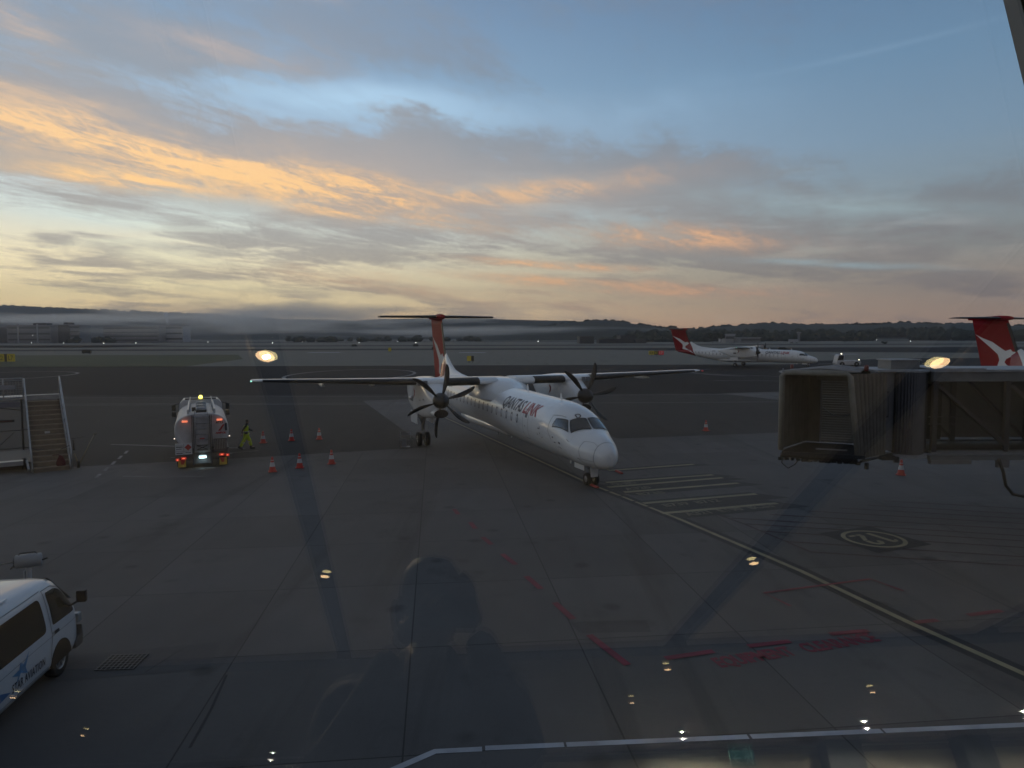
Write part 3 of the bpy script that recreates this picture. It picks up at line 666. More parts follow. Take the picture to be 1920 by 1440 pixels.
    # wings
    for sg in (-1, 1):
        b = MB(); rg = []
        for y, le, ch, z, th in ((.6, -10.85, 3.05, 4.0, .175), (4.4, -10.85, 3.05, 4.02, .17), (5.2, -10.9, 2.95, 4.05, .16), (10, -11.35, 2.1, 4.2, .13), (13.7, -11.7, 1.45, 4.31, .12), (14.1, -11.85, 1.2, 4.33, .09), (14.21, -12.1, .75, 4.335, .05)):
            rg.append([Vector((le-dx_, sg*y, z+dz_)) for dx_, dz_ in airfoil(0, ch, th, 12)])
        b.loft(rg); wg = b.build('wing', white, t)
        for y0, y1 in ((1.72, 3.72), (5.45, 13.6)):
            rb = []
            for y in (y0, (y0+y1)/2, y1):
                if y <= 4.4: le, ch, z, th = -10.85, 3.05, 4.01, .176
                else:
                    f_ = (y-5.2)/(13.7-5.2); le, ch, z, th = -10.9-.8*f_, 2.95-1.5*f_, 4.06+.25*f_, .162-.042*f_
                af = airfoil(0, ch, th, 12); n2 = len(af); idx = list(range(3, -1, -1))+list(range(n2-1, n2-7, -1))
                rb.append([Vector((le+.035-af[i][0]*1.0, sg*y, z+af[i][1]*1.03)) for i in idx])
            bb = MB(); bb.loft(rb, cap=False, closed=False); bb.build('deicing_boot', black_rub, wg)
        bb = MB()
        for y in (4.95, 5.25): bb.box((-10.86, sg*y, 4.03), (.12, .22, .28))
        bb.build('inspection_panel', seam, wg)
        for y in (2.7, 7.6, 10.4):
            ch0 = -13.2 if y < 5 else -13.2+.08*(y-5); bb = MB(); bb.loft([[Vector((x, sg*y+.09*sin(a), 3.82+.02*y*.5+h_*cos(a))) for a in [2*pi*i/8 for i in range(8)]] for x, h_ in ((ch0+.5, .03), (ch0, .12), (ch0-.9, .13), (ch0-1.7, .03))]); bb.build('flap_fairing', white, wg)
        lm = MB(); lm.lathe([(.01, 0), (.05, .04), (.05, .12), (.01, .16)], (-11.75, sg*14.17, 4.32), 'X', 8); lm.build('navigation_light', mat('green nav lamp' if sg < 0 else 'red nav lamp', (.2, .5, .4) if sg < 0 else (.5, .1, .1), .3, emit=(.45, 1, .8) if sg < 0 else (1, .12, .08), es=1.0 if sg < 0 else .15), wg)
    # engines, props and main gear
    for si, sg in enumerate((-1, 1)):
        cy_ = sg*4.4
        def ring(x, zt, zb, hw, e=3.2, n=28):
            zc_ = (zt+zb)/2; h_ = (zt-zb)/2
            return [Vector((x, cy_+hw*math.copysign(abs(sin(a))**(2/e), sin(a)), zc_+h_*math.copysign(abs(cos(a))**(2/e), cos(a)))) for a in [2*pi*i/n for i in range(n)]]
        b = MB(); b.loft([ring(x, zt, zb, hw, e) for x, zt, zb, hw, e in ((-9.66, 3.52, 2.72, .40, 2), (-9.9, 3.62, 2.3, .48, 2.3), (-10.3, 3.78, 2.14, .58, 3), (-10.9, 4.0, 2.04, .65, 4), (-11.8, 4.24, 1.98, .68, 5.5), (-13.3, 4.30, 2.02, .68, 5.5), (-15.3, 4.12, 2.35, .58, 4.5), (-16.6, 3.92, 2.9, .38, 3), (-17.6, 3.7, 3.3, .12, 2))])
        nc = b.build('nacelle', white, t)
        b = MB(); b.loft([[Vector((x, cy_+hw*sin(a), 2.40+hz*cos(a))) for a in [2*pi*i/22 for i in range(22)]] for x, hw, hz in ((-9.50, .42, .25), (-9.46, .405, .235), (-9.60, .39, .22))], cap=False); b.build('intake_lip', steel_lip, nc)
        b = MB(); b.loft([[Vector((x, cy_+hw*sin(a), 2.40+hz*cos(a))) for a in [2*pi*i/22 for i in range(22)]] for x, hw, hz in ((-9.50, .425, .255), (-10.1, .46, .28), (-10.9, .48, .29))], cap=False); b.build('intake_scoop', white, nc)
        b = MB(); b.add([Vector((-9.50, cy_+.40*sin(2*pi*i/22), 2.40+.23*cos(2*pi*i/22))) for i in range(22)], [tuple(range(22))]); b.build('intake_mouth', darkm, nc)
        b = MB(); b.lathe([(.15, -.05), (.17, .5), (.13, .52), (.10, .1)], (-14.2, cy_+sg*.62, 2.95), 'X', 14); b.build('exhaust_pipe', metal, nc)
        for x, z in ((-10.9, 3.1), (-11.7, 3.0), (-11.0, 2.6), (-11.7, 2.55)):
            b = MB(); b.lathe([(.001, 0), (.04, 0), (.04, -.02*sg)], (x, cy_+sg*.69, z), 'Y', 8); b.build('vent', inkm, nc)
        for ys in (-1, 1):                                      # small coloured mark on the nacelle side
            g2 = MB(); g2.add([(-13.0, cy_+ys*.69, 3.45), (-13.35, cy_+ys*.69, 3.62), (-13.15, cy_+ys*.69, 3.3), (-13.45, cy_+ys*.69, 2.95), (-13.05, cy_+ys*.69, 3.2)], [(0, 1, 2), (0, 2, 4), (2, 3, 4)]); g2.build('emblem', redm, nc)
        pr = bpy.data.objects.new('propeller', None); C.objects.link(pr); pr.parent = t; pr.location = (-9.36, cy_, 3.13)
        b = MB(); b.lathe([(.005, .62), (.10, .58), (.22, .46), (.34, .25), (.42, .02), (.44, -.15), (.44, -.30), (.38, -.31)], (0, 0, 0), 'X', 28); b.build('spinner', dark_prop, pr)
        for kk in range(6):
            a0 = R(prop0[si]+60*kk)                           # seen from ahead, clockwise from up
            rad = Vector((0, sin(a0), cos(a0))); tan = Vector((0, cos(a0), -sin(a0))); fw = Vector((1, 0, 0)); rg = []
            for r_, ch, tw, sw in ((.38, .15, 60, 0), (.6, .20, 54, -.01), (.9, .28, 46, -.03), (1.25, .31, 40, -.04), (1.6, .28, 36, .0), (1.85, .22, 34, .05), (2.0, .13, 32, .10), (2.05, .03, 35, .13)):
                d_ = tan*cos(R(tw))+fw*sin(R(tw)); n_ = tan*-sin(R(tw))+fw*cos(R(tw)); c_ = rad*r_-tan*sw-fw*.02
                th = .05*(1-r_/2.4)
                rg.append([c_+d_*ch/2, c_+d_*ch*.2+n_*th/2, c_-d_*ch*.25+n_*th*.4, c_-d_*ch/2, c_-d_*ch*.25-n_*th*.4, c_+d_*ch*.2-n_*th/2])
            b = MB(); b.loft(rg); b.build('blade', dark_prop, pr)
        # main gear
        X = -13.94; b = MB(); b.tube([(X, cy_, 2.15), (X, cy_, .95)], .10, 10); b.tube([(X, cy_, .98), (X, cy_, .42)], .065, 10); b.tube([(X, cy_-.42, .43), (X, cy_+.42, .43)], .055, 8)
        b.tube([(X+.9, cy_, 2.1), (X+.05, cy_, 1.15)], .05, 8); b.tube([(X-.9, cy_, 2.2), (X-.05, cy_, 1.3)], .05, 8); b.tube([(X, cy_-.35, 2.15), (X, cy_, 1.2)], .04, 6); b.tube([(X, cy_+.35, 2.15), (X, cy_, 1.2)], .04, 6)
        b.tube([(X+.14, cy_, 1.0), (X+.32, cy_, .75), (X+.1, cy_, .5)], .03, 6); gs = b.build('main_gear_leg', greym, t)
        for w_ in (-1, 1):
            b = MB(); cc = (X, cy_+w_*.25, .43); b.lathe([(.22, -.12), (.36, -.135), (.42, -.10), (.43, 0), (.42, .10), (.36, .135), (.22, .12)], cc, 'Y', 28); wl = b.build('tyre', tyre_m, gs)
            b = MB(); b.lathe([(.01, -.06), (.12, -.09), (.22, -.10), (.22, .10), (.12, .09), (.01, .06)], cc, 'Y', 20); b.build('wheel_hub', greym, gs)
        b = MB(); b.box((X-.15, cy_+.5, 1.78), (1.7, .04, .7)); b.build('gear_door', white, t); b = MB(); b.box((X-.15, cy_-.5, 1.78), (1.7, .04, .7)); b.build('gear_door', white, t)
    # nose gear
    b = MB(); b.tube([(0, 0, 1.0), (0, 0, .3)], .06, 10); b.tube([(-.7, 0, 1.0), (-.05, 0, .55)], .035, 8); b.tube([(0, -.24, .29), (0, .24, .29)], .04, 8); b.box((.08, 0, .62), (.1, .16, .16)); ng = b.build('nose_gear_leg', greym, t)
    for w_ in (-1, 1):
        b = MB(); cc = (0, w_*.19, .285); b.lathe([(.15, -.09), (.25, -.10), (.28, -.06), (.285, 0), (.28, .06), (.25, .10), (.15, .09)], cc, 'Y', 24); b.build('tyre', tyre_m, ng)
        b = MB(); b.lathe([(.01, -.06), (.15, -.08), (.15, .08), (.01, .06)], cc, 'Y', 16); b.build('wheel_hub', metal, ng)
    b = MB(); b.prism([(-.17, .42), (.17, .42), (.2, 1.0), (-.2, 1.0)], .33, .30, 'YZ'); b.box((-.6, -.30, .80), (.95, .03, .30)); b.box((-.6, .30, .80), (.95, .03, .30)); b.build('nose_gear_door', white, t)
    for s_, dz_ in ((5.0, .30), (9.4, .34)):
        b = MB(); p = FS(s_, 0, 0); b.prism([(p.x, p.z-.03), (p.x-.28, p.z-.02), (p.x-.24, p.z+dz_), (p.x-.14, p.z+dz_)], -.012, .012); b.build('antenna', white, t)
    for s_ in (3.9, 12.0):
        b = MB(); p = FS(s_, pi, 0); b.prism([(p.x, p.z+.03), (p.x-.25, p.z+.03), (p.x-.2, p.z-.26), (p.x-.1, p.z-.26)], -.012, .012); b.build('antenna', white, t)
    return t
plane = make_airliner('white turboprop airliner parked nose towards the terminal on stand 12, black propellers still', (3.535, 31.2, 0), R(-69.6))
plane2 = dup(plane, (54.8, 40.9, 0), R(-69.6), 'airliner on the next stand, only its red tail showing above the boarding bridge')
plane3 = dup(plane, (62.1, 147.7, 0), R(-29.4), 'smaller looking airliner side-on across the taxiway, beyond the main wing tip, nose to the tug')

# ------------------------------------------------------------------ fuel tanker (rear towards us)
vwhite = mat('vehicle white paint', (.52, .52, .54), .42, var=.15, coat=.2)
galv = mat('galvanised steel', (.30, .31, .32), .45, .7, var=.25)
blackp = mat('black plastic', (.02, .02, .021), .5)
chas = mat('chassis grey', (.06, .06, .065), .6)
lamp_r = mat('red lamp lit', (.4, .03, .02), .3, emit=(1, .06, .04), es=.35)
lamp_o = mat('orange lamp lit', (.6, .2, .05), .3, emit=(1, .22, .12), es=1.1)
lamp_w = mat('white lamp lit', (.8, .9, .9), .3, emit=(.72, .95, 1), es=1.6)
lamp_y = mat('yellow beacon lit', (.8, .7, .1), .3, emit=(1, .85, .12), es=5)
ylw = mat('yellow paint', (.5, .34, .04), .5, var=.2); redp = mat('red paint', (.42, .02, .02), .5, var=.2)
tk = thing('fuel_tanker', 'white aircraft refuelling tanker seen from behind with red tail lamps and lit yellow beacon', 'fuel tanker', (-15.75, 35.5, 0), R(24))
# +Y is forward (away), rear face at y=0
def oval(y, hw, zc_, hz, n=32, e=2.5):
    return [Vector((hw*math.copysign(abs(sin(a))**(2/e), sin(a)), y, zc_+hz*math.copysign(abs(cos(a))**(2/e), cos(a)))) for a in [2*pi*i/n for i in range(n)]]
b = MB(); b.loft([oval(.28, 1.05, 1.9, .72), oval(.18, 1.22, 1.9, .86), oval(.22, 1.27, 1.9, .90), oval(.5, 1.28, 1.9, .92), oval(6.2, 1.28, 1.9, .92), oval(6.35, 1.1, 1.9, .8)]); tank = b.build('tank', vwhite, tk)
b = MB(); 
for x in (-.62, .62): b.prism([(x-.06, 2.66), (x+.06, 2.66), (x+.045, 2.98), (x-.045, 2.98)], .5, 6.0, 'XZ')
b.build('roof_coaming', vwhite, tank)
b = MB()
for y in (1.2, 2.8, 4.6): b.lathe([(.01, .12), (.25, .12), (.27, 0), (.27, -.1)], (0, y, 2.9), 'Z', 16)
b.build('manhole', galv, tank)
b = MB()
for x in (-.55, .55): b.tube([(x, .4, 2.9), (x*1.0, 1.6, 3.2), (x, 6.0, 3.2)], .025, 6); b.tube([(x, 3.5, 3.2), (x, 3.5, 2.8)], .02, 6)
b.build('roof_handrail', galv, tk)
b = MB(); b.box((0, .10, 1.75), (.84, .22, 1.85)); b.build('rear_cabinet', mat('cabinet grey', (.30, .30, .33), .5, var=.2), tk, bevel=.02)
b = MB()
for x in (-.30, .30): b.tube([(x, -.06, .85), (x, -.06, 2.75), (x, .25, 2.95)], .022, 6)
for z in [.95+.27*i for i in range(7)]: b.tube([(-.30, -.06, z), (.30, -.06, z)], .014, 5)
b.build('ladder', galv, tk)
b = MB()
for x in (-.46, -.385, .385, .46): b.box((x, .01, 1.75), (.025, .10, 1.95))
b.bar((-.24, -.10, .98), (.24, -.10, 1.18), .03); b.bar((-.24, -.10, 1.18), (.24, -.10, .98), .03); b.box((0, -.10, .97), (.5, .02, .03)); b.box((0, -.10, 1.2), (.5, .02, .03)); b.build('hose_guard', blackp, tk)
b = MB(); b.box((0, -.03, 1.52), (.22, .02, .09)); b.build('warning_plate', redp, tk)
b = MB(); b.box((-.86, .02, 1.04), (.78, .06, .56)); pl = b.build('placard', mat('placard white', (.55, .57, .60), .5, var=.1), tk)
b = MB(); c0 = Vector((-.66, -.02, 1.12)); b.add([c0+Vector((0, 0, .17)), c0+Vector((.17, 0, 0)), c0+Vector((0, 0, -.17)), c0+Vector((-.17, 0, 0))], [(0, 1, 2, 3)]); b.build('hazard_diamond', redp, pl)
b = MB()
for x, z, w_, h_ in ((-.86, 1.04, .012, .56), (-.86, .93, .78, .01), (-1.06, 1.22, .34, .010), (-1.06, 1.15, .30, .04), (-1.08, 1.05, .25, .03), (-.66, .85, .26, .03), (-1.06, .84, .30, .04)): b.box((x, -.016, z), (w_, .004, h_))
b.build('printing', inkm, pl)
b = MB(); b.box((.84, .06, 1.15), (.62, .14, .66)); lv = b.build('louvre_cabinet', chas, tk)
b = MB()
for i in range(8): b.box((.56+i*.078, -.015, 1.2), (.028, .02, .50))
b.build('louvre', galv, lv)
# flank lettering on the domed end
b = MB(); put_text(b, 'AT23', (.66, .165, 2.24), (1, 0, 0), (0, 0, 1), .16, .34, bold=.006); b.build('lettering', inkm, tank)
b = MB(); put_text(b, 'AMPOL', (.62, .165, 1.71), (1, 0, 0), (0, 0, 1), .13, .52, bold=.008, shear=.2)
b.add([(.76, .165, 1.86), (.88, .165, 1.86), (1.08, .165, 2.18), (1.00, .165, 2.18)], [(0, 1, 2, 3)]); b.build('lettering', redp, tank)
b = MB(); b.add([(1.09, .165, 1.86), (1.19, .165, 1.86), (1.19, .165, 2.24), (1.09, .165, 2.24)], [(0, 1, 2, 3)]); b.build('emblem_bar', inkm, tank)
b = MB(); b.box((0, .12, .64), (2.5, .3, .14)); b.box((0, 3.8, .80), (.9, 7.6, .22)); b.box((0, .2, .45), (.9, .3, .4)); b.build('chassis', chas, tk)
b = MB()
for x in (-.42, .42): b.box((x, .0, .52), (.07, .2, .62))
b.build('step_frame', chas, tk)
for i, (x, z) in enumerate(((-.78, 2.42), (.84, 2.44))):
    b = MB(); b.box((x, .10, z), (.26, .06, .09)); b.build('marker_lamp', lamp_o, tk)
for x, z, w_ in ((-.88, .58, .18), (.90, .66, .18), (-1.16, .52, .10), (1.17, .62, .10)):
    b = MB(); b.box((x, -.06, z), (w_+.06, .05, .12)); h = b.build('tail_lamp', lamp_r, tk); b = MB(); b.box((x, -.09, z), (w_*.6, .02, .05)); b.build('lens', lamp_o, h)
b = MB(); b.box((0, -.08, .60), (.36, .07, .13)); b.build('work_lamp', lamp_w, tk, bevel=.03)
for x in (-1.28, 1.30):
    b = MB(); b.lathe([(.001, -.03), (.035, 0), (.001, .03)], (x, .3, 1.55), 'Z', 8); b.build('side_lamp', mat('small white lamp', (.8, .6, .6), .3, emit=(1, .75, .65), es=3), tk)
for sx in (-1, 1):
    b = MB(); b.prism([(sx*.78, .12), (sx*1.14, .12), (sx*1.14, .50), (sx*.78, .50)], -.02, .01, 'XZ'); fl = b.build('mudflap', ylw, tk)
    b = MB(); b.add([(sx*.80, -.024, .50), (sx*1.04, -.024, .50), (sx*1.0, -.024, .26), (sx*.88, -.024, .26)], [(0, 1, 2, 3)]); b.build('flap_mark', redp, fl)
    for y in (.75, 1.95, 6.9):
        b = MB(); b.lathe([(.24, -.13), (.45, -.14), (.50, -.08), (.50, .08), (.45, .14), (.24, .13)], (sx*1.05, y, .5), 'X', 22); tw = b.build('wheel', tyre_m, tk)
        b = MB(); b.lathe([(.01, -.1), (.24, -.12), (.24, .12), (.01, .1)], (sx*1.05, y, .5), 'X', 16); b.build('wheel_hub', galv, tw)
b = MB(); b.box((0, 1.3, .98), (2.5, 2.6, .04)); b.build('mudguard', blackp, tk)
b = MB(); b.loft([[Vector((x*k_, y, z)) for x, z in ((-1.2, .55), (1.2, .55), (1.24, 1.6), (1.14, 2.75), (.95, 2.98), (-.95, 2.98), (-1.14, 2.75), (-1.24, 1.6))] for y, k_ in ((6.5, 1), (8.3, .98), (8.5, .9))], smooth=False); cab = b.build('cab', vwhite, tk, bevel=.04)
b = MB(); b.box((0, 6.49, 2.25), (1.7, .02, .5)); b.build('rear_window', glassd, cab)
b = MB(); b.box((0, 7.2, 3.0), (1.7, 1.0, .08)); b.build('roof_fairing', blackp, cab)
for sx in (-1, 1):
    b = MB(); b.bar((sx*1.2, 8.2, 2.65), (sx*1.5, 8.0, 2.6), .04); b.box((sx*1.5, 8.0, 2.42), (.22, .12, .34)); b.box((sx*1.5, 8.0, 2.02), (.22, .12, .30)); b.build('mirror', blackp, cab)
b = MB(); b.lathe([(.10, 0), (.10, .04), (.09, .14), (.05, .18), (.001, .19)], (0, 6.7, 3.05), 'Z', 14); b.build('beacon', lamp_y, tk)
b = MB(); b.box((0, .6, 2.87), (.5, .25, .12)); b.box((-.35, .9, 2.95), (.18, .3, .2)); b.build('roof_fitting', blackp, tk)
bl = bpy.data.lights.new('work_lamp_light', 'AREA'); bl.energy = 3; bl.color = (.7, .93, 1); bl.size = .3
blo = bpy.data.objects.new('work_lamp_light', bl); C.objects.link(blo); blo.parent = tk; blo.location = (0, -.14, .58); blo.rotation_euler = (R(50), 0, 0)

# ------------------------------------------------------------------ people
def skin_body(name, joints, edges, parent, m, sub=2, root=0):
    me = bpy.data.meshes.new(name); me.from_pydata([j[:3] for j in joints], edges, []); o = bpy.data.objects.new(name, me); C.objects.link(o); o.parent = parent
    md = o.modifiers.new('skin', 'SKIN'); md.use_smooth_shade = True
    for i, j in enumerate(joints):
        r_ = j[3]; me.skin_vertices[0].data[i].radius = (r_, j[4] if len(j) > 4 else r_)
        me.skin_vertices[0].data[i].use_root = i == root
    sb = o.modifiers.new('sub', 'SUBSURF'); sb.levels = sub; sb.render_levels = sub
    me.materials.append(m); return o
def hand(parent, w, d, up, m, curl=.5, grip=None):
    """palm with five bent fingers as one skinned mesh; w wrist, d finger direction, up back of hand"""
    w, d, up = Vector(w), Vector(d).normalized(), Vector(up).normalized(); sd = d.cross(up)
    J = [(*w, .022), (*(w+d*.05), .034, .018), (*(w+d*.085), .036, .016)]; Ed = [(0, 1), (1, 2)]
    for k_, (o_, ln) in enumerate(((-.03, .062), (-.01, .075), (.01, .070), (.03, .055))):
        p = w+d*.088+sd*o_; a = len(J); J.append((*p, .010)); Ed.append((2, a)); dr = d.copy()
        for j in range(3):
            dr = (dr-up*curl*(.45+.1*k_)).normalized(); p = p+dr*ln*(.45, .32, .23)[j]; J.append((*p, .0085-.001*j)); Ed.append((a+j, a+j+1))
    a = len(J); p = w+d*.035-sd*.034; J.append((*p, .012)); Ed.append((1, a)); dr = (d*.5-sd*.8-up*.2).normalized()
    for j in range(2):
        p = p+dr*.034; J.append((*p, .010-.001*j)); Ed.append((a+j, a+j+1)); dr = (dr+d*.4-up*.3*curl).normalized()
    return skin_body('hand', J, Ed, parent, m, 1)
hv = mat('hi-vis yellow green fabric', (.55, .68, .02), .8, var=.2, scale=8)
navy = mat('dark navy fabric', (.018, .022, .034), .85, var=.3, scale=9); skin_m = mat('skin', (.36, .22, .16), .55, var=.1); hair_m = mat('dark hair', (.02, .016, .013), .7)
silver = mat('reflective tape', (.45, .46, .44), .4); boot_m = mat('work boot leather', (.02, .018, .016), .6)
pe = thing('person', 'ramp worker in yellow green hi-vis vest and trousers walking towards the cones', 'person', (-15.85, 41.6, 0), R(20))
# walking to +X (right); origin at the ground under the hips
b_ = skin_body('body', [(0, 0, .93, .11, .09), (.0, 0, 1.12, .10, .09), (.03, 0, 1.32, .12, .09), (.05, 0, 1.46, .07), (.07, 0, 1.54, .055),
    (.01, -.17, 1.42, .06), (-.15, -.22, 1.20, .05), (-.22, -.22, .97, .04), (.04, .17, 1.42, .07), (.16, .23, 1.18, .052), (.38, .22, 1.06, .042),
    (.02, -.10, .88, .10), (-.12, -.10, .52, .075), (-.33, -.10, .14, .055), (.02, .10, .88, .10), (.20, .10, .52, .078), (.28, .10, .12, .055), (.09, 0, 1.60, .07)],
    [(0, 1), (1, 2), (2, 3), (3, 4), (2, 5), (5, 6), (6, 7), (2, 8), (8, 9), (9, 10), (0, 11), (11, 12), (12, 13), (0, 14), (14, 15), (15, 16), (4, 17)], pe, navy)
b_ = skin_body('trousers', [(0, 0, .97, .165, .14), (.02, -.10, .86, .125), (-.12, -.10, .52, .105), (-.32, -.10, .16, .095), (.02, .10, .86, .125), (.20, .10, .52, .108), (.28, .10, .16, .095)], [(0, 1), (1, 2), (2, 3), (0, 4), (4, 5), (5, 6)], pe, hv)
b_ = skin_body('vest', [(0, 0, .98, .17, .15), (.01, 0, 1.16, .17, .155), (.03, 0, 1.34, .19, .165), (.04, 0, 1.44, .15, .12)], [(0, 1), (1, 2), (2, 3)], pe, hv)
b = MB()
for c_, r_ in (((.205, .10, .44), .10), ((-.17, -.10, .40), .098)): b.lathe([(r_, -.025), (r_+.003, .025)], c_, 'Z', 14)
b.lathe([(.165, -.02), (.165, .02)], (.01, 0, 1.06), 'Z', 18); b.build('reflective_band', silver, pe)
b = MB(); b.lathe([(.001, -.125), (.045, -.115), (.068, -.07), (.078, 0), (.082, .05), (.066, .10), (.03, .122), (.001, .126)], (.10, 0, 1.66), 'Z', 20); b.box((.178, 0, 1.645), (.03, .022, .03)); b.box((.165, 0, 1.60), (.012, .045, .01)); b.lathe([(.001, -.01), (.016, 0), (.001, .01)], (.168, .03, 1.668), 'Z', 8); b.lathe([(.001, -.01), (.016, 0), (.001, .01)], (.168, -.03, 1.668), 'Z', 8); b.box((.10, .083, 1.65), (.03, .015, .055)); b.box((.10, -.083, 1.65), (.03, .015, .055)); hd = b.build('head', skin_m, pe)
b = MB(); b.lathe([(.084, -.02), (.090, .04), (.074, .105), (.03, .132), (.001, .136)], (.088, 0, 1.665), 'Z', 18); b.box((.085, .095, 1.65), (.07, .04, .09)); b.box((.085, -.095, 1.65), (.07, .04, .09)); b.build('ear_defender_cap', blackp, pe)
hand(pe, (.41, .22, 1.05), (.9, .0, -.35), (.3, .2, .9), skin_m, .35); hand(pe, (-.225, -.22, .95), (-.15, 0, -1), (0, -1, 0), skin_m, .45)
b = MB()
for x, y, z, a in ((.30, .10, .05, 0), (-.36, -.10, .09, -.5)):
    m4 = Matrix.Rotation(-a, 3, 'Y'); b.box((x+.05, y, z), (.29, .10, .09), mat4=m4); b.box((x-.03, y, z+.07), (.12, .10, .12), mat4=m4)
b.build('boot', boot_m, pe, bevel=.02)

# ------------------------------------------------------------------ traffic cones
corange = mat('cone orange', (.50, .030, .012), .5, var=.15); cwhite = mat('cone reflective white', (.55, .55, .56), .4)
def make_cone(label, loc, grp):
    t = thing('traffic_cone', label, 'traffic cone', loc, 0, grp)
    b = MB(); b.lathe([(.19, .03), (.165, .06), (.045, .72), (.03, .74), (.001, .74)], (0, 0, 0), 'Z', 20); b.box((0, 0, .018), (.40, .40, .034)); b.build('cone_body', corange, t)
    b = MB(); b.lathe([(.133, .26), (.092, .47)], (0, 0, 0), 'Z', 20); b.build('reflective_band', cwhite, t)
    b = MB(); b.lathe([(.075, .56), (.062, .62)], (0, 0, 0), 'Z', 20); b.build('reflective_band', cwhite, t)
    return t
cones = [((-15.68, 43.99), 'orange cone nearest the walking worker, in the far row behind the wing'), ((-14.19, 44.94), 'middle cone of the far row on the asphalt'), ((-12.55, 45.45), 'cone at the wheel end of the far row on the asphalt'),
         ((-11.87, 34.49), 'cone at the tanker end of the near row on the concrete'), ((-10.83, 35.51), 'middle cone of the near row on the concrete'), ((-9.48, 36.59), 'cone at the propeller end of the near row on the concrete'),
         ((13.6, 49.09), 'lone cone out on the asphalt between the nose and the boarding bridge'), ((18.54, 33.21), 'lone cone on the concrete beneath the boarding bridge')]
c0 = make_cone(cones[0][1], (*cones[0][0], .012), 'orange and white traffic cones')
for (x, y), lb in cones[1:]: dup(c0, (x, y, .012), random.uniform(0, 1), lb)
ck = MB(); ck.prism([(-.08, 0), (.08, 0), (.03, .07), (-.03, .07)], -.35, .35, 'XZ')
for (x, y, lb, rz) in ((3.62, 30.72, 'long red chock in front of the nose wheels', R(20)), (5.2, 33.9, 'red chock lying on the ground beyond the nose', R(15))):
    tag(ck.build('wheel_chock', redp, loc=(x, y, .03)), lb, 'wheel chock', 'red wheel chocks').rotation_euler = (0, 0, rz)
# small stand by the main wheels, tail support under the belly
st = thing('chock_stand', 'small grey stand beside the main wheels under the near wing', 'stand', (-6.4, 42.0, .012), R(10))
b = MB()
for x in (-.3, .3): b.tube([(x, 0, 0), (x, 0, 1.0)], .02, 5)
for z in (.45, .75, 1.0): b.tube([(-.42, 0, z), (.42, 0, z)], .018, 5)
b.box((0, 0, .04), (.5, .35, .05)); b.build('frame', galv, st); b = MB(); b.box((-.1, -.02, .3), (.3, .03, .5)); b.build('plate', mat('plate grey', (.25, .25, .27), .6), st)
st = thing('ground_lock_stand', 'low yellow hose bundle on a trolley beneath the fuselage', 'trolley', (-.4, 47.2, .012), R(-20))
b = MB(); 
for k_ in range(3): b.tube([(.45*cos(a)*(1-.1*k_), .3*sin(a)*(1-.1*k_), .55+.06*k_) for a in [2*pi*i/16 for i in range(17)]], .035, 6)
b.build('hose', ylw, st); b = MB(); b.box((0, 0, .42), (1.1, .7, .06)); [b.tube([(x, y, .4), (x, y, .05)], .03, 5) for x in (-.45, .45) for y in (-.25, .25)]; b.build('frame', chas, st)

# ------------------------------------------------------------------ passenger steps at the left
sr = thing('passenger_steps', 'wheeled aluminium passenger steps with brown treads and a mesh-sided platform', 'boarding steps', (-22.95, 34.75, 0), R(36))
alu = mat('aluminium', (.34, .35, .37), .4, .6, var=.2); tread = mat('brown tread', (.20, .155, .115), .8, var=.25, scale=4); dark_al = mat('dark frame', (.035, .036, .04), .6)
NS, RISE, RUN = 14, .222, .44
for i in range(NS):
    b = MB(); b.box((0, .25+i*RUN, .2+i*RISE), (1.5, .42, .04)); b.box((0, .055+i*RUN, .08+i*RISE), (1.48, .02, .20)); tr_ = b.build('tread', tread, sr)
b = MB()
for i in range(NS): b.box((0, .04+i*RUN, .205+i*RISE), (1.5, .03, .035))
b.build('nosing', mat('tread nosing', (.30, .24, .18), .6), sr)
TOP = (NS*RUN, .2+NS*RISE)
for sx in (-1, 1):
    b = MB(); b.bar((sx*.80, 0, .1), (sx*.80, TOP[0], TOP[1]-.05), .05, .26); b.build('stringer', alu, sr)
    b = MB(); b.tube([(sx*.84, -.05, .1), (sx*.84, .0, .95), (sx*.84, .15, 1.1), (sx*.84, TOP[0], TOP[1]+1.0), (sx*.84, TOP[0]+.3, TOP[1]+1.05)], .035, 8)
    for i in range(5): b.tube([(sx*.84, .2+i*1.3, .25+i*1.3*RISE/RUN), (sx*.84, .2+i*1.3, 1.15+i*1.3*RISE/RUN)], .02, 6)
    b.tube([(sx*.84, .1, .65), (sx*.84, TOP[0], TOP[1]+.5)], .018, 6); b.build('handrail', alu, sr)
b = MB(); b.box((0, .4, .9), (.24, .02, .11)); b.build('notice', cwhite, sr, loc=(0, 2.55, .75))
b = MB(); b.box((-.9, TOP[0]+.75, TOP[1]), (3.6, 1.5, .12)); b.box((0, TOP[0]+.02, TOP[1]+.0), (1.72, .08, .26)); b.build('platform', alu, sr)
b = MB()
for x in (-2.7, -1.8, -.9): b.tube([(x, TOP[0]+.03, TOP[1]), (x, TOP[0]+.03, TOP[1]+1.1)], .03, 6)
b.tube([(-2.7, TOP[0]+.03, TOP[1]+1.1), (-.9, TOP[0]+.03, TOP[1]+1.1)], .03, 6); b.tube([(-2.7, TOP[0]+.03, TOP[1]+.98), (-.9, TOP[0]+.03, TOP[1]+.98)], .018, 6); b.tube([(.9, TOP[0]+1.45, TOP[1]), (.9, TOP[0]+1.45, TOP[1]+1.1)], .03, 6)
for i in range(14): b.tube([(-2.65+i*.13, TOP[0]+.03, TOP[1]+.05), (-2.65+i*.13, TOP[0]+.03, TOP[1]+.98)], .006, 4)
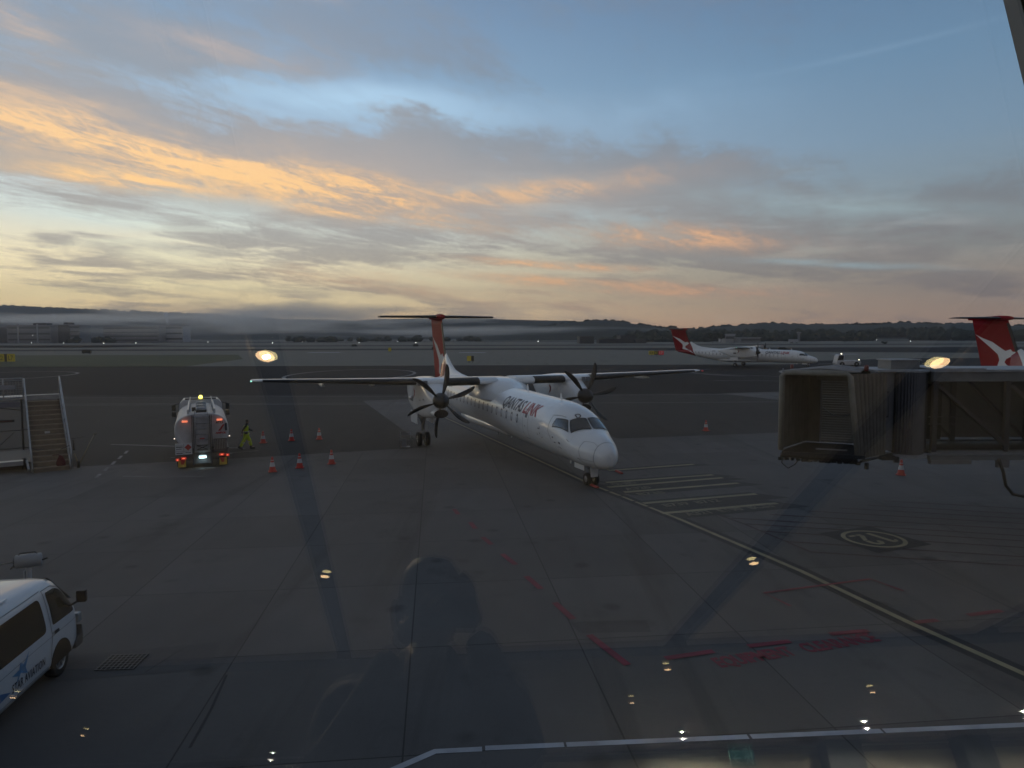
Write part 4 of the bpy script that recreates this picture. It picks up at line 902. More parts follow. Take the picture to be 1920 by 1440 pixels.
for i in range(7): b.tube([(-2.7, TOP[0]+.03, TOP[1]+.08+i*.13), (-.9, TOP[0]+.03, TOP[1]+.08+i*.13)], .006, 4)
b.build('platform_railing', alu, sr)
b = MB(); b.box((-1.75, TOP[0]+.0, TOP[1]+.62), (1.0, .02, .24)); b.build('sign_panel', mat('pale panel', (.28, .28, .3), .6), sr)
b = MB()
for x in (-2.7, -1.0, .8):
    for y in (TOP[0]+.1, TOP[0]+1.4): b.tube([(x, y, TOP[1]), (x, y, .35)], .045, 6)
for z in (.5, 1.5): b.bar((-2.7, TOP[0]+.1, z), (.8, TOP[0]+.1, z), .05)
b.bar((-2.2, TOP[0]+.08, .6), (-1.4, TOP[0]+.08, 1.4), .035); b.bar((-2.6, TOP[0]+.1, TOP[1]-.4), (-1, TOP[0]+.1, TOP[1]-.7), .05); b.box((-1.0, TOP[0]*.6, .35), (3.6, 4.8, .1)); b.build('underframe', dark_al, sr)
b = MB(); b.box((-1.75, TOP[0]-.02, TOP[1]-.34), (1.35, .3, .28)); b.build('hydraulic_box', mat('blue grey box', (.11, .12, .17), .5), sr)
b = MB(); b.box((-1.75, TOP[0]+.02, 2.05), (.75, .03, .14)); nb = b.build('name_board', mat('dark board', (.03, .03, .035), .5), sr)
b = MB(); b.box((-1.75, TOP[0]+.0, 2.05), (.60, .012, .05)); b.build('red_stripe', mat('dull red', (.12, .02, .02), .6), nb)
b = MB(); b.box((-1.9, .9, .45), (1.5, .5, .22)); b.bar((-1.0, .9, .5), (-.95, .1, .15), .09, .12); b.build('drive_unit', alu, sr)
for x, y in ((-2.4, 1.0), (-1.1, 1.4), (-2.4, 5.0), (.6, 5.0)):
    b = MB(); b.lathe([(.10, -.08), (.28, -.09), (.30, 0), (.28, .09), (.10, .08)], (x, y, .3), 'X', 18); b.build('wheel', tyre_m, sr)
b = MB(); b.lathe([(.05, -.05), (.17, -.06), (.18, 0), (.17, .06), (.05, .05)], (1.15, .35, .18), 'X', 16); b.build('jockey_wheel', tyre_m, sr)
b = MB(); b.tube([(1.15, .35, .18), (1.0, .4, .75)], .03, 6); b.tube([(1.2, .4, .2), (2.05, 2.0, 1.45)], .03, 6); b.tube([(2.05, 2.0, 1.45), (2.12, 2.1, 1.5)], .05, 6); b.build('tow_bar', mat('dull yellow bar', (.20, .16, .09), .6), sr)
b = MB(); b.tube([(1.0, .55, .9), (1.0, .55, 1.45)], .045, 8); b.tube([(.9, .5, 1.5), (1.5, .7, 1.55)], .014, 5); b.build('post', blackp, sr)
b = MB(); b.tube([(-.85, .8, 1.15), (-.5, 1.0, 1.0), (-.3, 1.1, 1.0)], .02, 6); b.tube([(.85, .8, 1.15), (.55, 1.0, .98), (.45, 1.1, .93)], .02, 6); b.build('chain', chas, sr)
rc = thing('red_bag', 'dark red bag hung low on the treads of the passenger steps', 'bag', (-22.6, 34.95, .0), R(27))
b = MB(); b.loft([[Vector((.2*k_*cos(a), -.16+.12*k_*sin(a)*.6, z)) for a in [2*pi*i/12 for i in range(12)]] for z, k_ in ((.28, .9), (.36, 1.05), (.55, .9), (.72, .5), (.78, .35))]); b.build('sack', mat('dark red cloth', (.10, .008, .012), .8), rc)
b = MB(); b.tube([(-.35, -.14, .82), (-.1, -.16, .84), (.05, -.16, .76)], .02, 6); b.build('strap', mat('dark red cloth', (.10, .008, .012), .8), rc)

# ------------------------------------------------------------------ boarding bridge
jb = thing('boarding_bridge', 'grey passenger boarding bridge with open ribbed cab hood and glass-sided tunnel', 'boarding bridge')
bell = mat('bellows canvas', (.15, .135, .115), .85, var=.25, scale=2.5, bump=.3); jgrey = mat('bridge grey paint', (.15, .15, .16), .55, var=.2, scale=1.2); jdark = mat('bridge dark steel', (.018, .020, .024), .5, var=.2)
jroof = mat('bridge roof', (.30, .31, .33), .5, var=.25); shut = mat('shutter slats', (.24, .22, .18), .45, var=.1); jglass_in = mat('tunnel inner panel', (.055, .06, .06), .7); pad = mat('hood padding', (.25, .24, .21), .8, var=.2)
FL, TP = 2.62, 5.38
A0, A1 = Vector((9.4, 24.45)), Vector((11.62, 23.45)); B0, B1 = Vector((11.35, 26.7)), Vector((13.0, 25.9))   # hood mouth, cab back wall
def V3(p, z): return (p.x, p.y, z)
# hood: folds between mouth and cab
def fold_wall(name, p, q, n_, z0, z1, amp, m, par, lean=0.):
    b = MB(); top = []; bot = []
    d = (q-p).normalized(); nn = Vector((-d.y, d.x)); K = n_*4
    for i in range(K+1):
        t_ = i/K; o_ = amp*(.5-.5*cos(2*pi*t_*n_)); c_ = p.lerp(q, t_)+nn*o_
        top.append((c_.x-lean*(1-t_), c_.y, z1)); bot.append((c_.x, c_.y, z0))
    k_ = K+1; b.add(top+bot, [(i, i+1, k_+i+1, k_+i) for i in range(K)], 0, True); return b.build(name, m, par)
fold_wall('hood_folds', A1, Vector((12.95, 24.45)), 8, FL-.1, TP-.02, -.17, bell, jb, .30)
fold_wall('hood_folds', A0, B0, 9, FL+.05, TP-.02, .10, bell, jb)
b = MB(); K = 24
rows = [[Vector((*A0.lerp(A1, u), TP+.02)), Vector((*A0.lerp(B0, .33).lerp(A1.lerp(B1, .33), u), TP+.10)), Vector((*A0.lerp(B0, .66).lerp(A1.lerp(B1, .66), u), TP+.06)), Vector((*B0.lerp(B1, u), TP+.02))] for u in [i/8 for i in range(9)]]
b.loft(rows, cap=False, closed=False); b.build('hood_roof', bell, jb)
b = MB()
for i in range(9): u = i/8; p = A0.lerp(B0, u); q = A1.lerp(B1, u); b.tube([V3(p, TP+.05), V3(p.lerp(q, .5), TP+.16), V3(q, TP+.05)], .03, 6)
for i in range(7): p = A0.lerp(A1, i/6)+Vector((.1, .2)); b.tube([V3(p, TP+.0), V3(p, TP+.14)], .02, 5)
b.build('roof_hoop', jroof, jb)
a1t = A1-Vector((.32, 0))
b = MB(); b.tube([V3(A0, FL+.05), V3(A0, TP-.12), V3(A0+(A1-A0).normalized()*.12, TP), V3(a1t-(A1-A0).normalized()*.12, TP), V3(a1t, TP-.12), V3(A1, FL-.05)], .095, 10); b.build('hood_pad', pad, jb)
b = MB(); b.box(((A0.x+B1.x)/2-.1, 24.95, FL-.04), (2.6, 2.6, .12), R(-24)); b.build('cab_floor', jdark, jb)
b = MB(); b.tube([V3(A0, FL-.12), V3(A1, FL-.16)], .09, 8)
for i in range(14): p = A0.lerp(A1, i/13); b.box((p.x+.03, p.y+.05, FL-.24-.03*random.random()), (.08+.1*random.random(), .12, .12))
b.tube([V3(A1+Vector((.1, 0)), FL-.2), V3(Vector((13.2, 24.3)), FL-.1)], .05, 6); b.box((12.0, 23.6, FL-.38), (.10, .1, .22)); b.box((13.0, 24.2, FL-.2), (.45, .2, .16)); b.box((13.35, 24.25, FL-.28), (.16, .12, .2)); b.build('underfloor_gear', blackp, jb)
b = MB(); b.tube([(9.45, 24.4, FL-.1), (9.42, 24.35, FL-.4), (9.62, 24.3, FL-.58), (9.85, 24.25, FL-.42), (10.0, 24.2, FL-.12)], .022, 6); b.build('loose_cable', blackp, jb)
# back wall of the cab with roller shutter
bw = (B1-B0); bd = bw.normalized(); bn = Vector((bd.y, -bd.x))
b = MB()
def wallbox(u0, u1, z0, z1, off, th, mi=0):
    p, q = B0.lerp(B1, u0)+bn*off, B0.lerp(B1, u1)+bn*off; c_ = (p+q)/2
    b.box((c_.x, c_.y, (z0+z1)/2), ((q-p).length, th, z1-z0), atan2(bd.y, bd.x), mi)
wallbox(-.15, .20, FL, TP, 0, .06); wallbox(.97, 1.1, FL, TP, 0, .06); wallbox(.20, .97, FL+2.55, TP, 0, .06); b.build('cab_wall', bell, jb)
b = MB(); wallbox(.12, 1.0, FL+2.38, FL+2.66, .12, .20); b.build('shutter_box', pad, jb, bevel=.02)
b = MB()
for i in range(26): wallbox(.22, .95, FL+.02+i*.092, FL+.10+i*.092, .02+.012*(i % 2), .03)
sh = b.build('roller_shutter', shut, jb)
b = MB(); wallbox(.195, .225, FL, FL+2.45, .06, .08); wallbox(.95, .985, FL, FL+2.45, .06, .08); b.build('shutter_guide', jroof, jb)
b = MB(); pts = []
for i in range(13): u = .24+.7*i/12; p = B0.lerp(B1, u)+bn*.12; pts.append(V3(p, FL+1.35-.38*math.sin(pi*i/12)+.1*i/12))
b.tube(pts, .018, 5); b.build('safety_chain', galv, jb)
b = MB(); b.box((11.2, 24.5, FL+.04), (1.0, .07, .05), R(-24)); b.build('threshold', jroof, jb)
# cab body: flat panel with window, curved corrugated rotunda
b = MB(); b.box((13.12, 24.55, (FL+TP)/2), (.42, .12, TP-FL)); cb = b.build('cab_side_panel', jgrey, jb)
b = MB(); b.box((13.04, 24.47, 4.25), (.22, .05, .92)); b.box((13.02, 24.465, 4.25), (.02, .06, .9)); wn_ = b.build('window_frame', blackp, jb, bevel=.02)
b = MB(); b.box((13.04, 24.435, 4.25), (.15, .02, .82)); b.build('pane', mat('grey window pane', (.13, .135, .14), .2), wn_)
b = MB(); NSL = 15
for i in range(NSL):
    a = R(200+i*7.2); cx, cyy, rr = 14.9, 26.55, 2.35
    x = 13.33+(14.42-13.33)*(i+.5)/NSL; y = 24.5-.42*sin(pi*(i+.5)/NSL)
    b.box((x, y, (FL+TP)/2-.05), (.062, .07, TP-FL+.08))
b.build('curved_slat_wall', mat('slat grey', (.10, .10, .11), .5, .2, var=.15), jb)
b = MB(); b.box((13.88, 24.6, (FL+TP)/2-.05), (1.1, .5, TP-FL)); b.build('rotunda_core', jdark, jb)
b = MB(); b.prism([(12.7, 24.4), (13.3, 24.38), (13.9, 24.0), (14.45, 24.3), (14.5, 27.0), (12.9, 27.0)], TP, TP+.07, 'XY'); b.prism([(13.3, 24.38), (13.9, 24.0), (14.45, 24.3), (14.5, 27.0), (13.0, 27.0)], FL-.22, FL-.1, 'XY'); b.build('cab_roof', jroof, jb)
b = MB(); b.box((13.95, 25.4, TP+.22), (1.02, .9, .32)); ac = b.build('roof_unit', mat('roof unit grey', (.17, .18, .19), .5), jb); b = MB(); b.box((13.95, 25.4, TP+.40), (1.12, 1.0, .04)); b.build('lid', jroof, ac)
b = MB(); b.lathe([(.07, 0), (.08, .12), (.06, .2), (.001, .22)], (12.55, 24.9, TP+.02), 'Z', 12); b.lathe([(.06, 0), (.06, .14), (.001, .16)], (10.35, 26.0, TP+.06), 'Z', 12); b.build('obstruction_lamp', mat('unlit red lamp', (.16, .015, .015), .4), jb)
# tunnel
TX0, TX1, TY = 14.5, 34.0, 24.25
b = MB(); b.box(((TX0+TX1)/2, TY, TP-.15), (TX1-TX0, .16, .34)); b.box(((TX0+TX1)/2, TY, FL-.02), (TX1-TX0, .16, .10)); b.box(((TX0+TX1)/2, TY+.03, FL-.22), (TX1-TX0, .2, .16)); b.box(((TX0+TX1)/2, TY+2.6, TP-.15), (TX1-TX0, .16, .34)); b.box(((TX0+TX1)/2, TY+2.6, FL-.1), (TX1-TX0, .16, .3)); b.build('tunnel_beam', mat('bridge beam grey', (.13, .14, .15), .5, var=.2), jb)
b = MB(); b.box(((TX0+TX1)/2, TY+1.3, TP+.05), (TX1-TX0, 2.9, .08)); b.box((TX0+.9, TY+1.3, TP+.11), (1.8, 2.8, .05)); b.build('tunnel_roof', jroof, jb)
b = MB(); b.box(((TX0+TX1)/2, TY+1.3, FL-.05), (TX1-TX0, 2.5, .06)); b.build('tunnel_floor', jdark, jb)
b = MB(); b.box(((TX0+TX1)/2, TY+2.45, (FL+TP)/2), (TX1-TX0, .04, TP-FL-.3)); b.build('far_side_panel', mat('far panel grey', (.15, .165, .165), .6, var=.15), jb)
b = MB(); b.box((15.6, TY+2.3, FL+1.15), (1.3, .1, 2.1)); b.build('dark_doorway', mat('doorway black', (.008, .008, .008), .8), jb)
for i, x in enumerate((TX0+.1, 17.1, 19.85, 22.6, 25.4)):
    b = MB(); b.bar((x, TY-.02, FL), (x, TY-.02, TP-.3), .16, .14, up=(0, 1, 0)); b.build('frame_post', jdark, jb)
for x in (TX0+.1, 17.1, 19.85, 22.6):
    b = MB(); b.bar((x+.1, TY-.03, TP-.45), (x+2.6, TY-.03, FL+.12), .11, .1, up=(0, 1, 0)); b.build('diagonal_brace', jdark, jb)
b = MB()
for x in (16.75, 19.55, 22.3): b.bar((x, TY+2.38, FL), (x, TY+2.38, TP-.3), .18, .1, up=(0, 1, 0)); b.bar((x-2.3, TY+2.38, TP-.4), (x, TY+2.38, FL+.1), .09, .08, up=(0, 1, 0))
b.build('inner_post', jdark, jb)
b = MB()
for z in (FL+.95, FL+1.2): b.tube([(TX0, TY+.12, z), (TX1, TY+.12, z)], .018, 5)
b.build('inner_rail', jgrey, jb)
tg = bpy.data.materials.new('tunnel glass'); tg.use_nodes = True; tn = tg.node_tree; tn.nodes.clear()
def thin_glass(m, tint, refl_boost=2.0, clear=1.):
    n, l = m.node_tree.nodes, m.node_tree.links
    t_ = n.new('ShaderNodeBsdfTransparent'); t_.inputs[0].default_value = (*tint, 1); g_ = n.new('ShaderNodeBsdfGlossy'); g_.inputs['Roughness'].default_value = 0; g_.inputs['Color'].default_value = (*clear_col(clear), 1)
    fr = n.new('ShaderNodeFresnel'); fr.inputs['IOR'].default_value = 1.5; ml = n.new('ShaderNodeMath'); ml.operation = 'MULTIPLY'; ml.use_clamp = True; ml.inputs[1].default_value = refl_boost; l.new(fr.outputs[0], ml.inputs[0])
    mx = n.new('ShaderNodeMixShader'); l.new(ml.outputs[0], mx.inputs[0]); l.new(t_.outputs[0], mx.inputs[1]); l.new(g_.outputs[0], mx.inputs[2]); o = n.new('ShaderNodeOutputMaterial'); l.new(mx.outputs[0], o.inputs[0])
def clear_col(c): return c if isinstance(c, tuple) else (c, c, c)
thin_glass(tg, (.5, .53, .53), 1.2)
for x in (TX0+.2, 17.2, 19.95, 22.7):
    b = MB(); b.quad([(x, TY+.04, FL+.06), (x+2.55, TY+.04, FL+.06), (x+2.55, TY+.04, TP-.33), (x, TY+.04, TP-.33)]); b.build('tunnel_window', tg, jb)
b = MB(); b.box((15.2, TY-.02, FL-.36), (1.4, .2, .14)); b.box((17.05, TY, FL-.42), (.4, .14, .28)); b.build('underslung_box', jgrey, jb)
b = MB(); b.tube([(16.85, TY-.1, FL-.25), (16.95, TY-.1, FL-.5), (17.0, TY-.15, 1.9), (17.1, TY-.15, 1.45), (17.35, TY-.15, 1.15), (17.8, TY-.15, 1.05), (18.6, TY-.15, 1.1)], .055, 8); b.build('hanging_cable', blackp, jb)
b = MB()
for y in (TY+.3, TY+2.3): b.bar((25.5, y, 0), (25.5, y, FL), .3)
b.box((25.5, TY+1.3, .5), (1.2, 3.2, .35)); b.build('drive_column', jdark, jb)
for y in (TY-.1, TY+2.7):
    b = MB(); b.lathe([(.2, -.15), (.5, -.16), (.5, .16), (.2, .15)], (25.5, y, .5), 'Y', 20); b.build('wheel', tyre_m, jb)
b = MB(); b.lathe([(1.6, 0), (1.6, 5.5), (1.7, 5.7), (.01, 6.0)], (35, TY+1.3, 0), 'Z', 20); b.build('rotunda_tower', jgrey, jb)

# ------------------------------------------------------------------ white van, bottom left
vn = thing('van', 'white minibus van with dark windows and STAR AVIATION lettered on its side', 'van', (-9.02, 14.35, 0), R(8))
# local: +Y forward (front at y=0), right side at x=0, body extends to -X and -Y
VW, VL = 1.72, 5.0
vp = mat('van white paint', (.55, .57, .60), .3, var=.05, coat=.6); vgl = mat('van dark glass', (.028, .024, .018), .08, spec=.7)
def vsec(y):
    """half section heights at y (front 0, rear -VL)"""
    t_ = -y
    z1 = 1.98 if t_ > 1.9 else 1.98-.05*(1.9-t_)**1.5
    if t_ < .65: z1 = 1.10+.805*(t_/.65)**.72
    return z1
def van_ring(y, n=10):
    top = vsec(y); t_ = -y; tuck = .10*max(0, 1-t_/.35)**2; z0 = .30; r = []
    # right side, bottom to roof, then mirrored
    hw = VW/2-tuck; prof = [(hw-.05, z0), (hw-.01, z0+.1), (hw, .62), (hw+.0, .9), (hw-.02, 1.02)]
    if top > 1.15:
        k_ = (top-1.02)
        prof += [(hw-.045, 1.02+k_*.22), (hw-.09, 1.02+k_*.48), (hw-.155, 1.02+k_*.75), (hw-.22, 1.02+k_*.90), (hw-.34, 1.02+k_*.975), (hw-.6, top)]
    else: prof += [(hw-.05, top*.95+.05), (hw-.08, top*.965+.03), (hw-.14, top*.98+.02), (hw-.2, top*.985+.015), (hw-.34, top*.99+.01), (hw-.6, top)]
    R_ = [Vector((-VW/2+x, y, z)) for x, z in prof]; L_ = [Vector((-VW/2-x, y, z)) for x, z in prof[::-1]]
    return R_+L_
def vside(y, z, off=.004):
    r = van_ring(y)[:11]
    for p, q in zip(r, r[1:]):
        if p.z <= z <= q.z: t_ = (z-p.z)/(q.z-p.z); return Vector((p.x+(q.x-p.x)*t_+off, y, z))
    return Vector((r[-1].x+off, y, z))
ys = [0, -.03, -.10, -.2, -.35, -.5, -.65, -.8, -.95, -1.1, -1.4, -1.9, -2.5, -3.2, -4.0, -4.6, -4.9, -5.0]
b = MB(); b.loft([van_ring(y) for y in ys], smooth=True); vb = b.build('body', vp, vn)
# roof ribs
b = MB()
for x in (-.35, -.6, -.85, -1.1, -1.35): b.prism([(x-.035, 1.972), (x+.035, 1.972), (x+.02, 1.992), (x-.02, 1.992)], -4.8, -2.0, 'XZ')
b.build('roof_rib', vp, vn)
def side_poly(outline, m, name, off=.006, par=vn, n=None):
    """outline of (y, z) laid on the flank, cut so that it follows the curve"""
    bm_ = bmesh.new(); bm_.faces.new([bm_.verts.new((0, y, z)) for y, z in outline])
    for z in [.35+.07*i for i in range(24)]: bmesh.ops.bisect_plane(bm_, geom=bm_.verts[:]+bm_.edges[:]+bm_.faces[:], plane_co=(0, 0, z), plane_no=(0, 0, 1))
    for y in [-.1*i for i in range(1, 50)]: bmesh.ops.bisect_plane(bm_, geom=bm_.verts[:]+bm_.edges[:]+bm_.faces[:], plane_co=(0, y, 0), plane_no=(0, 1, 0))
    bmesh.ops.triangulate(bm_, faces=bm_.faces); bm_.verts.index_update()
    b = MB(); b.add([vside(v.co.y, v.co.z, off) for v in bm_.verts], [tuple(v.index for v in f.verts) for f in bm_.faces], 0, True); bm_.free()
    o = b.build(name, m, par, recalc=False); return o
def rnd(pts, r=.06, k_=4):
    out = []; n = len(pts)
    for i in range(n):
        p, a, c_ = Vector(pts[i]), Vector(pts[i-1]), Vector(pts[(i+1) % n]); d1 = (a-p).normalized()*r; d2 = (c_-p).normalized()*r
        for j in range(k_+1): t_ = j/k_; q = (p+d1)*(1-t_)**2+p*2*t_*(1-t_)+(p+d2)*t_*t_; out.append((q.x, q.y))
    return out
fw_ = side_poly(rnd([(-1.08, 1.10), (-.22, 1.08), (-.16, 1.18), (-.50, 1.62), (-.72, 1.72), (-1.06, 1.74)], .05), vgl, 'window')
side_poly(rnd([(-2.95, 1.06), (-1.32, 1.06), (-1.32, 1.72), (-2.95, 1.72)], .12), vgl, 'window'); side_poly(rnd([(-4.8, 1.06), (-3.05, 1.06), (-3.05, 1.72), (-4.8, 1.72)], .12), vgl, 'window')
def side_line(pts, w, m, name, off=.008):
    b = MB(); P_ = []
    for a, c_ in zip(pts, pts[1:]):
        for i in range(8): P_.append(Vector(a).lerp(Vector(c_), i/8))
    P_.append(Vector(pts[-1])); L_, R_ = [], []
    for i, p in enumerate(P_):
        d = (P_[min(i+1, len(P_)-1)]-P_[max(i-1, 0)]).normalized(); nn = Vector((-d.y, d.x))*w/2; L_.append(vside(*(p+nn), off)); R_.append(vside(*(p-nn), off))
    n = len(P_); b.add(L_+R_, [(i, i+1, n+i+1, n+i) for i in range(n-1)], 0, True); return b.build(name, m, vn, recalc=False)
side_line([(-1.14, 1.80), (-1.16, 1.3), (-1.16, .95), (-1.22, .75), (-1.26, .5)], .014, blackp, 'door_seam'); side_line([(-1.14, 1.80), (-.8, 1.79), (-.5, 1.66)], .012, blackp, 'door_seam'); side_line([(-4.9, 1.82), (-1.2, 1.82)], .016, seam, 'gutter')
side_line([(-4.9, .86), (-1.75, .92), (-.2, .92)], .010, seam, 'body_crease'); side_line([(-4.9, .40), (-1.35, .40)], .012, seam, 'body_crease')
side_poly(rnd([(-1.10, .93), (-.92, .93), (-.92, .99), (-1.10, .99)], .02, 2), blackp, 'door_handle', .022)
WY = -.86
b = MB(); arch = [(WY+.385*cos(a), .33+.40*sin(a)) for a in [pi*i/16 for i in range(17)]]
b.prism([(y, z) for y, z in arch], -.30, .008, 'YZ'); b.build('wheel_arch', mat('wheel arch black', (.006, .006, .006), .9), vn)
for yy in (WY, -4.0):
    for xx, sd_ in ((-.12, 1), (-VW+.12, -1)):
        b = MB(); b.lathe([(.19, -.10), (.30, -.11), (.33, -.07), (.335, 0), (.33, .07), (.30, .11), (.19, .10)], (xx, yy, .335), 'X', 28); wh = b.build('tyre', tyre_m, vn)
        b = MB(); b.lathe([(.001, .02), (.05, .05), (.055, .03)], (xx+sd_*.06, yy, .335), 'X', 14); b.lathe([(.185, .0), (.20, .10), (.185, .11), (.17, .08), (.165, .0)], (xx, yy, .335), 'X', 26)
        for k_ in range(5):
            a = 2*pi*k_/5+.3
            for da in (-.13, .13): b.bar((xx+sd_*.085, yy+.04*cos(a), .335+.04*sin(a)), (xx+sd_*.075, yy+.18*cos(a+da), .335+.18*sin(a+da)), .03, .02)
        b.build('rim', mat('alloy rim', (.32, .33, .34), .35, .6), wh)
        b = MB(); b.lathe([(.001, 0), (.17, 0)], (xx+sd_*.02, yy, .335), 'X', 20); b.build('brake_disc', chas, wh)
b = MB(); b.prism([(-.30, .28), (.012, .28), (.045, .42), (.03, .66), (-.02, .70), (-.06, .50), (-.28, .42)], -VW-.01, .012, 'YZ'); b.build('bumper', mat('bumper grey', (.07, .07, .072), .6), vn, bevel=.02)
b = MB(); b.box((-.06, -.07, .86), (.16, .16, .2)); b.build('headlight', mat('headlight glass', (.25, .27, .28), .1), vn, bevel=.03)
b = MB(); b.tube([(-.05, -.34, 1.2), (.08, -.24, 1.28)], .025, 6); b.box((.13, -.22, 1.36), (.18, .10, .24)); b.build('mirror', blackp, vn, bevel=.035)
b = MB(); b.box((.13, -.19, 1.235), (.15, .05, .02)); b.build('mirror_trim', cwhite, vn)
b = MB(); b.quad([(-.30, -.66, 1.88), (-VW+.30, -.66, 1.88), (-VW+.14, -.08, 1.24), (-.14, -.08, 1.24)]); ws = b.build('windscreen', vgl, vn); ws.location = (0, .03, .02)
b = MB(); b.tube([(-.42+.15*cos(a), -.7, 1.26+.15*sin(a)) for a in [2*pi*i/16 for i in range(17)]], .014, 5); b.build('steering_wheel', blackp, vn)
vs, fs, w_ = text_mesh('STAR AVIATION', .22, .0, .003, 1.12, .05); k_ = 1.10/w_
b = MB(); b.add([vside(-2.58+x*k_, .50+y*1.0, .006) for x, y in vs], fs); b.build('lettering', mat('van lettering', (.03, .035, .05), .5), vn, recalc=False)
def star(m, pts, name): side_poly(pts, m, name, .005)
star(mat('pale blue star', (.10, .24, .42), .4), [(-2.50, .56), (-2.30, .74), (-2.08, .64), (-2.14, .78), (-1.98, 1.00), (-2.20, .86), (-2.30, .93), (-2.34, .82), (-2.58, .80), (-2.38, .72)], 'star_emblem')
star(mat('mid blue swoosh', (.06, .16, .34), .4), [(-4.9, .46), (-4.2, .44), (-3.2, .50), (-2.62, .55), (-2.9, .66), (-3.5, .76), (-4.9, .90)], 'swoosh')

# post with a white cylinder beside the van
cp = thing('reel_post', 'white drum on a post standing beyond the van roof, cable running off left', 'cable post', (-11.15, 15.9, 0), R(25))
cp.scale = (.74, .74, .96)
b = MB(); b.tube([(0, 0, 0), (0, 0, 1.45)], .075, 10); b.tube([(-.11, .02, 0), (-.11, .02, 1.35)], .035, 8); b.box((0, 0, .02), (.4, .4, .04)); b.build('post', mat('post pale grey', (.33, .34, .36), .5), cp)
b = MB(); b.lathe([(.001, -.34), (.13, -.34), (.16, -.32), (.16, .34), (.13, .36), (.001, .36)], (0, 0, 1.60), 'X', 22); dr = b.build('drum', mat('post pale grey', (.33, .34, .36), .5), cp)
b = MB(); b.lathe([(.001, -.365), (.06, -.365), (.07, -.34)], (0, 0, 1.6), 'X', 16); b.lathe([(.09, -.36), (.125, -.36), (.125, -.345)], (0, 0, 1.6), 'X', 20); b.build('face', chas, dr)
b = MB(); b.tube([(-.25, -.02, 1.74), (-.2, -.02, 1.80), (.2, -.02, 1.80), (.25, -.02, 1.74)], .014, 6); b.tube([(.36, 0, 1.58), (.52, -.03, 1.62)], .02, 6); b.tube([(-.36, -.03, 1.52), (-.46, -.06, 1.45)], .02, 6); b.build('handle', blackp, dr)
b = MB(); b.tube([(-.36, 0, 1.6), (-.8, .05, 1.57), (-1.6, .2, 1.46), (-3.0, .4, 1.2)], .018, 6); b.build('cable', mat('pale cable', (.3, .29, .26), .6), cp)

# ------------------------------------------------------------------ tug and far airfield
tg_ = thing('tow_tug', 'low white pushback tug parked ahead of the far airliner nose', 'tow tug', (72.3, 152, 0), R(0))
b = MB(); b.prism([(-2.6, .35), (2.5, .35), (2.6, .9), (2.4, 1.35), (-.6, 1.35), (-.9, 1.2), (-2.6, 1.0)], -1.1, 1.1); b.build('body', vwhite, tg_, bevel=.08)
b = MB(); b.prism([(-2.55, 1.0), (-1.0, 1.2), (-.9, 2.5), (-2.0, 2.6), (-2.3, 2.3)], -.9, .9); cb_ = b.build('cab_frame', vwhite, tg_, bevel=.05)
b = MB(); b.prism([(-2.38, 1.35), (-1.15, 1.45), (-1.1, 2.3), (-2.05, 2.4)], -.93, .93); b.build('window', glassd, cb_)
for x in (-1.5, 1.6):
    for y in (-1.05, 1.05):
        b = MB(); b.lathe([(.2, -.15), (.5, -.16), (.52, 0), (.5, .16), (.2, .15)], (x, y, .52), 'Y', 18); b.build('wheel', tyre_m, tg_)
b = MB(); b.lathe([(.001, 0), (.12, .05), (.12, .2), (.001, .25)], (-1.2, 0, 2.6), 'Z', 8); b.lathe([(.001, 0), (.1, .05), (.1, .15), (.001, .2)], (2.2, -.9, 1.35), 'Z', 8); b.build('lamp', mat('warm lamp', (.8, .7, .5), .3, emit=(1, .85, .6), es=5), tg_)
b = MB(); b.tube([(-2.6, 0, .6), (-6.0, .5, .5)], .06, 6); b.build('tow_bar', galv, tg_)

sgy = mat('sign yellow', (.34, .27, .02), .5, emit=(1, .82, .1), es=.04); sgb = mat('sign black', (.02, .02, .02), .5); sgr = mat('sign red', (.5, .03, .03), .5, emit=(1, .1, .1), es=.08)
def sign(x, y, panels, h, label):
    t = thing('airfield_sign', label, 'airfield sign', (x, y, 0), 0, 'lit airfield guidance signs'); o = -sum(p[1] for p in panels)/2
    for m_, w_, txt, tm in panels:
        b = MB(); b.box((o+w_/2, 0, h/2+.5), (w_*.97, .25, h)); pn = b.build('sign_panel', m_, t)
        if txt: b = MB(); put_text(b, txt, (o+w_*.18, -.135, .5+h*.2), (1, 0, 0), (0, 0, 1), h*.85, w_*.62, bold=.02); b.build('lettering', tm, pn)
        b = MB(); b.tube([(o+w_/2, 0, 0), (o+w_/2, 0, .5)], .08, 6); b.build('leg', chas, t); o += w_
sign(-132.6, 184, [(sgb, .8, '', sgy), (sgy, 2.0, 'C2', sgb), (sgb, .7, '', sgy), (sgy, 2.0, 'L7', sgb)], 2.0, 'yellow and black sign at the far left edge of the green verge')
sign(-10.5, 178, [(sgy, 1.1, '', sgb), (sgb, .7, '', sgy)], 1.3, 'small yellow and black sign just right of the main tailplane')
sign(47.5, 232, [(sgy, 1.9, 'D', sgb), (sgb, 1.4, 'E', sgy), (sgr, 1.7, '17', cwhite)], 1.3, 'yellow, black and red sign between the two airliners')
sign(-52, 300, [(sgy, 1.3, '', sgb)], 1.6, 'tiny yellow marker board left of the main tail')
lampw = mat('white airfield lamp', (.9, .9, .85), .3, emit=(1, .95, .85), es=9)
lp = None
spots = [(61, 662-20.5), (121, 642), (196, 643), (256, 642.5), (391, 641), (512, 644), (568, 641), (674, 644), (746, 641), (780, 644), (1009, 642), (1110, 641), (1138, 637), (1166, 635.5), (1355, 636), (1474, 641), (1643, 641), (1706, 649), (1009.5, 640.5), (64, 626)]
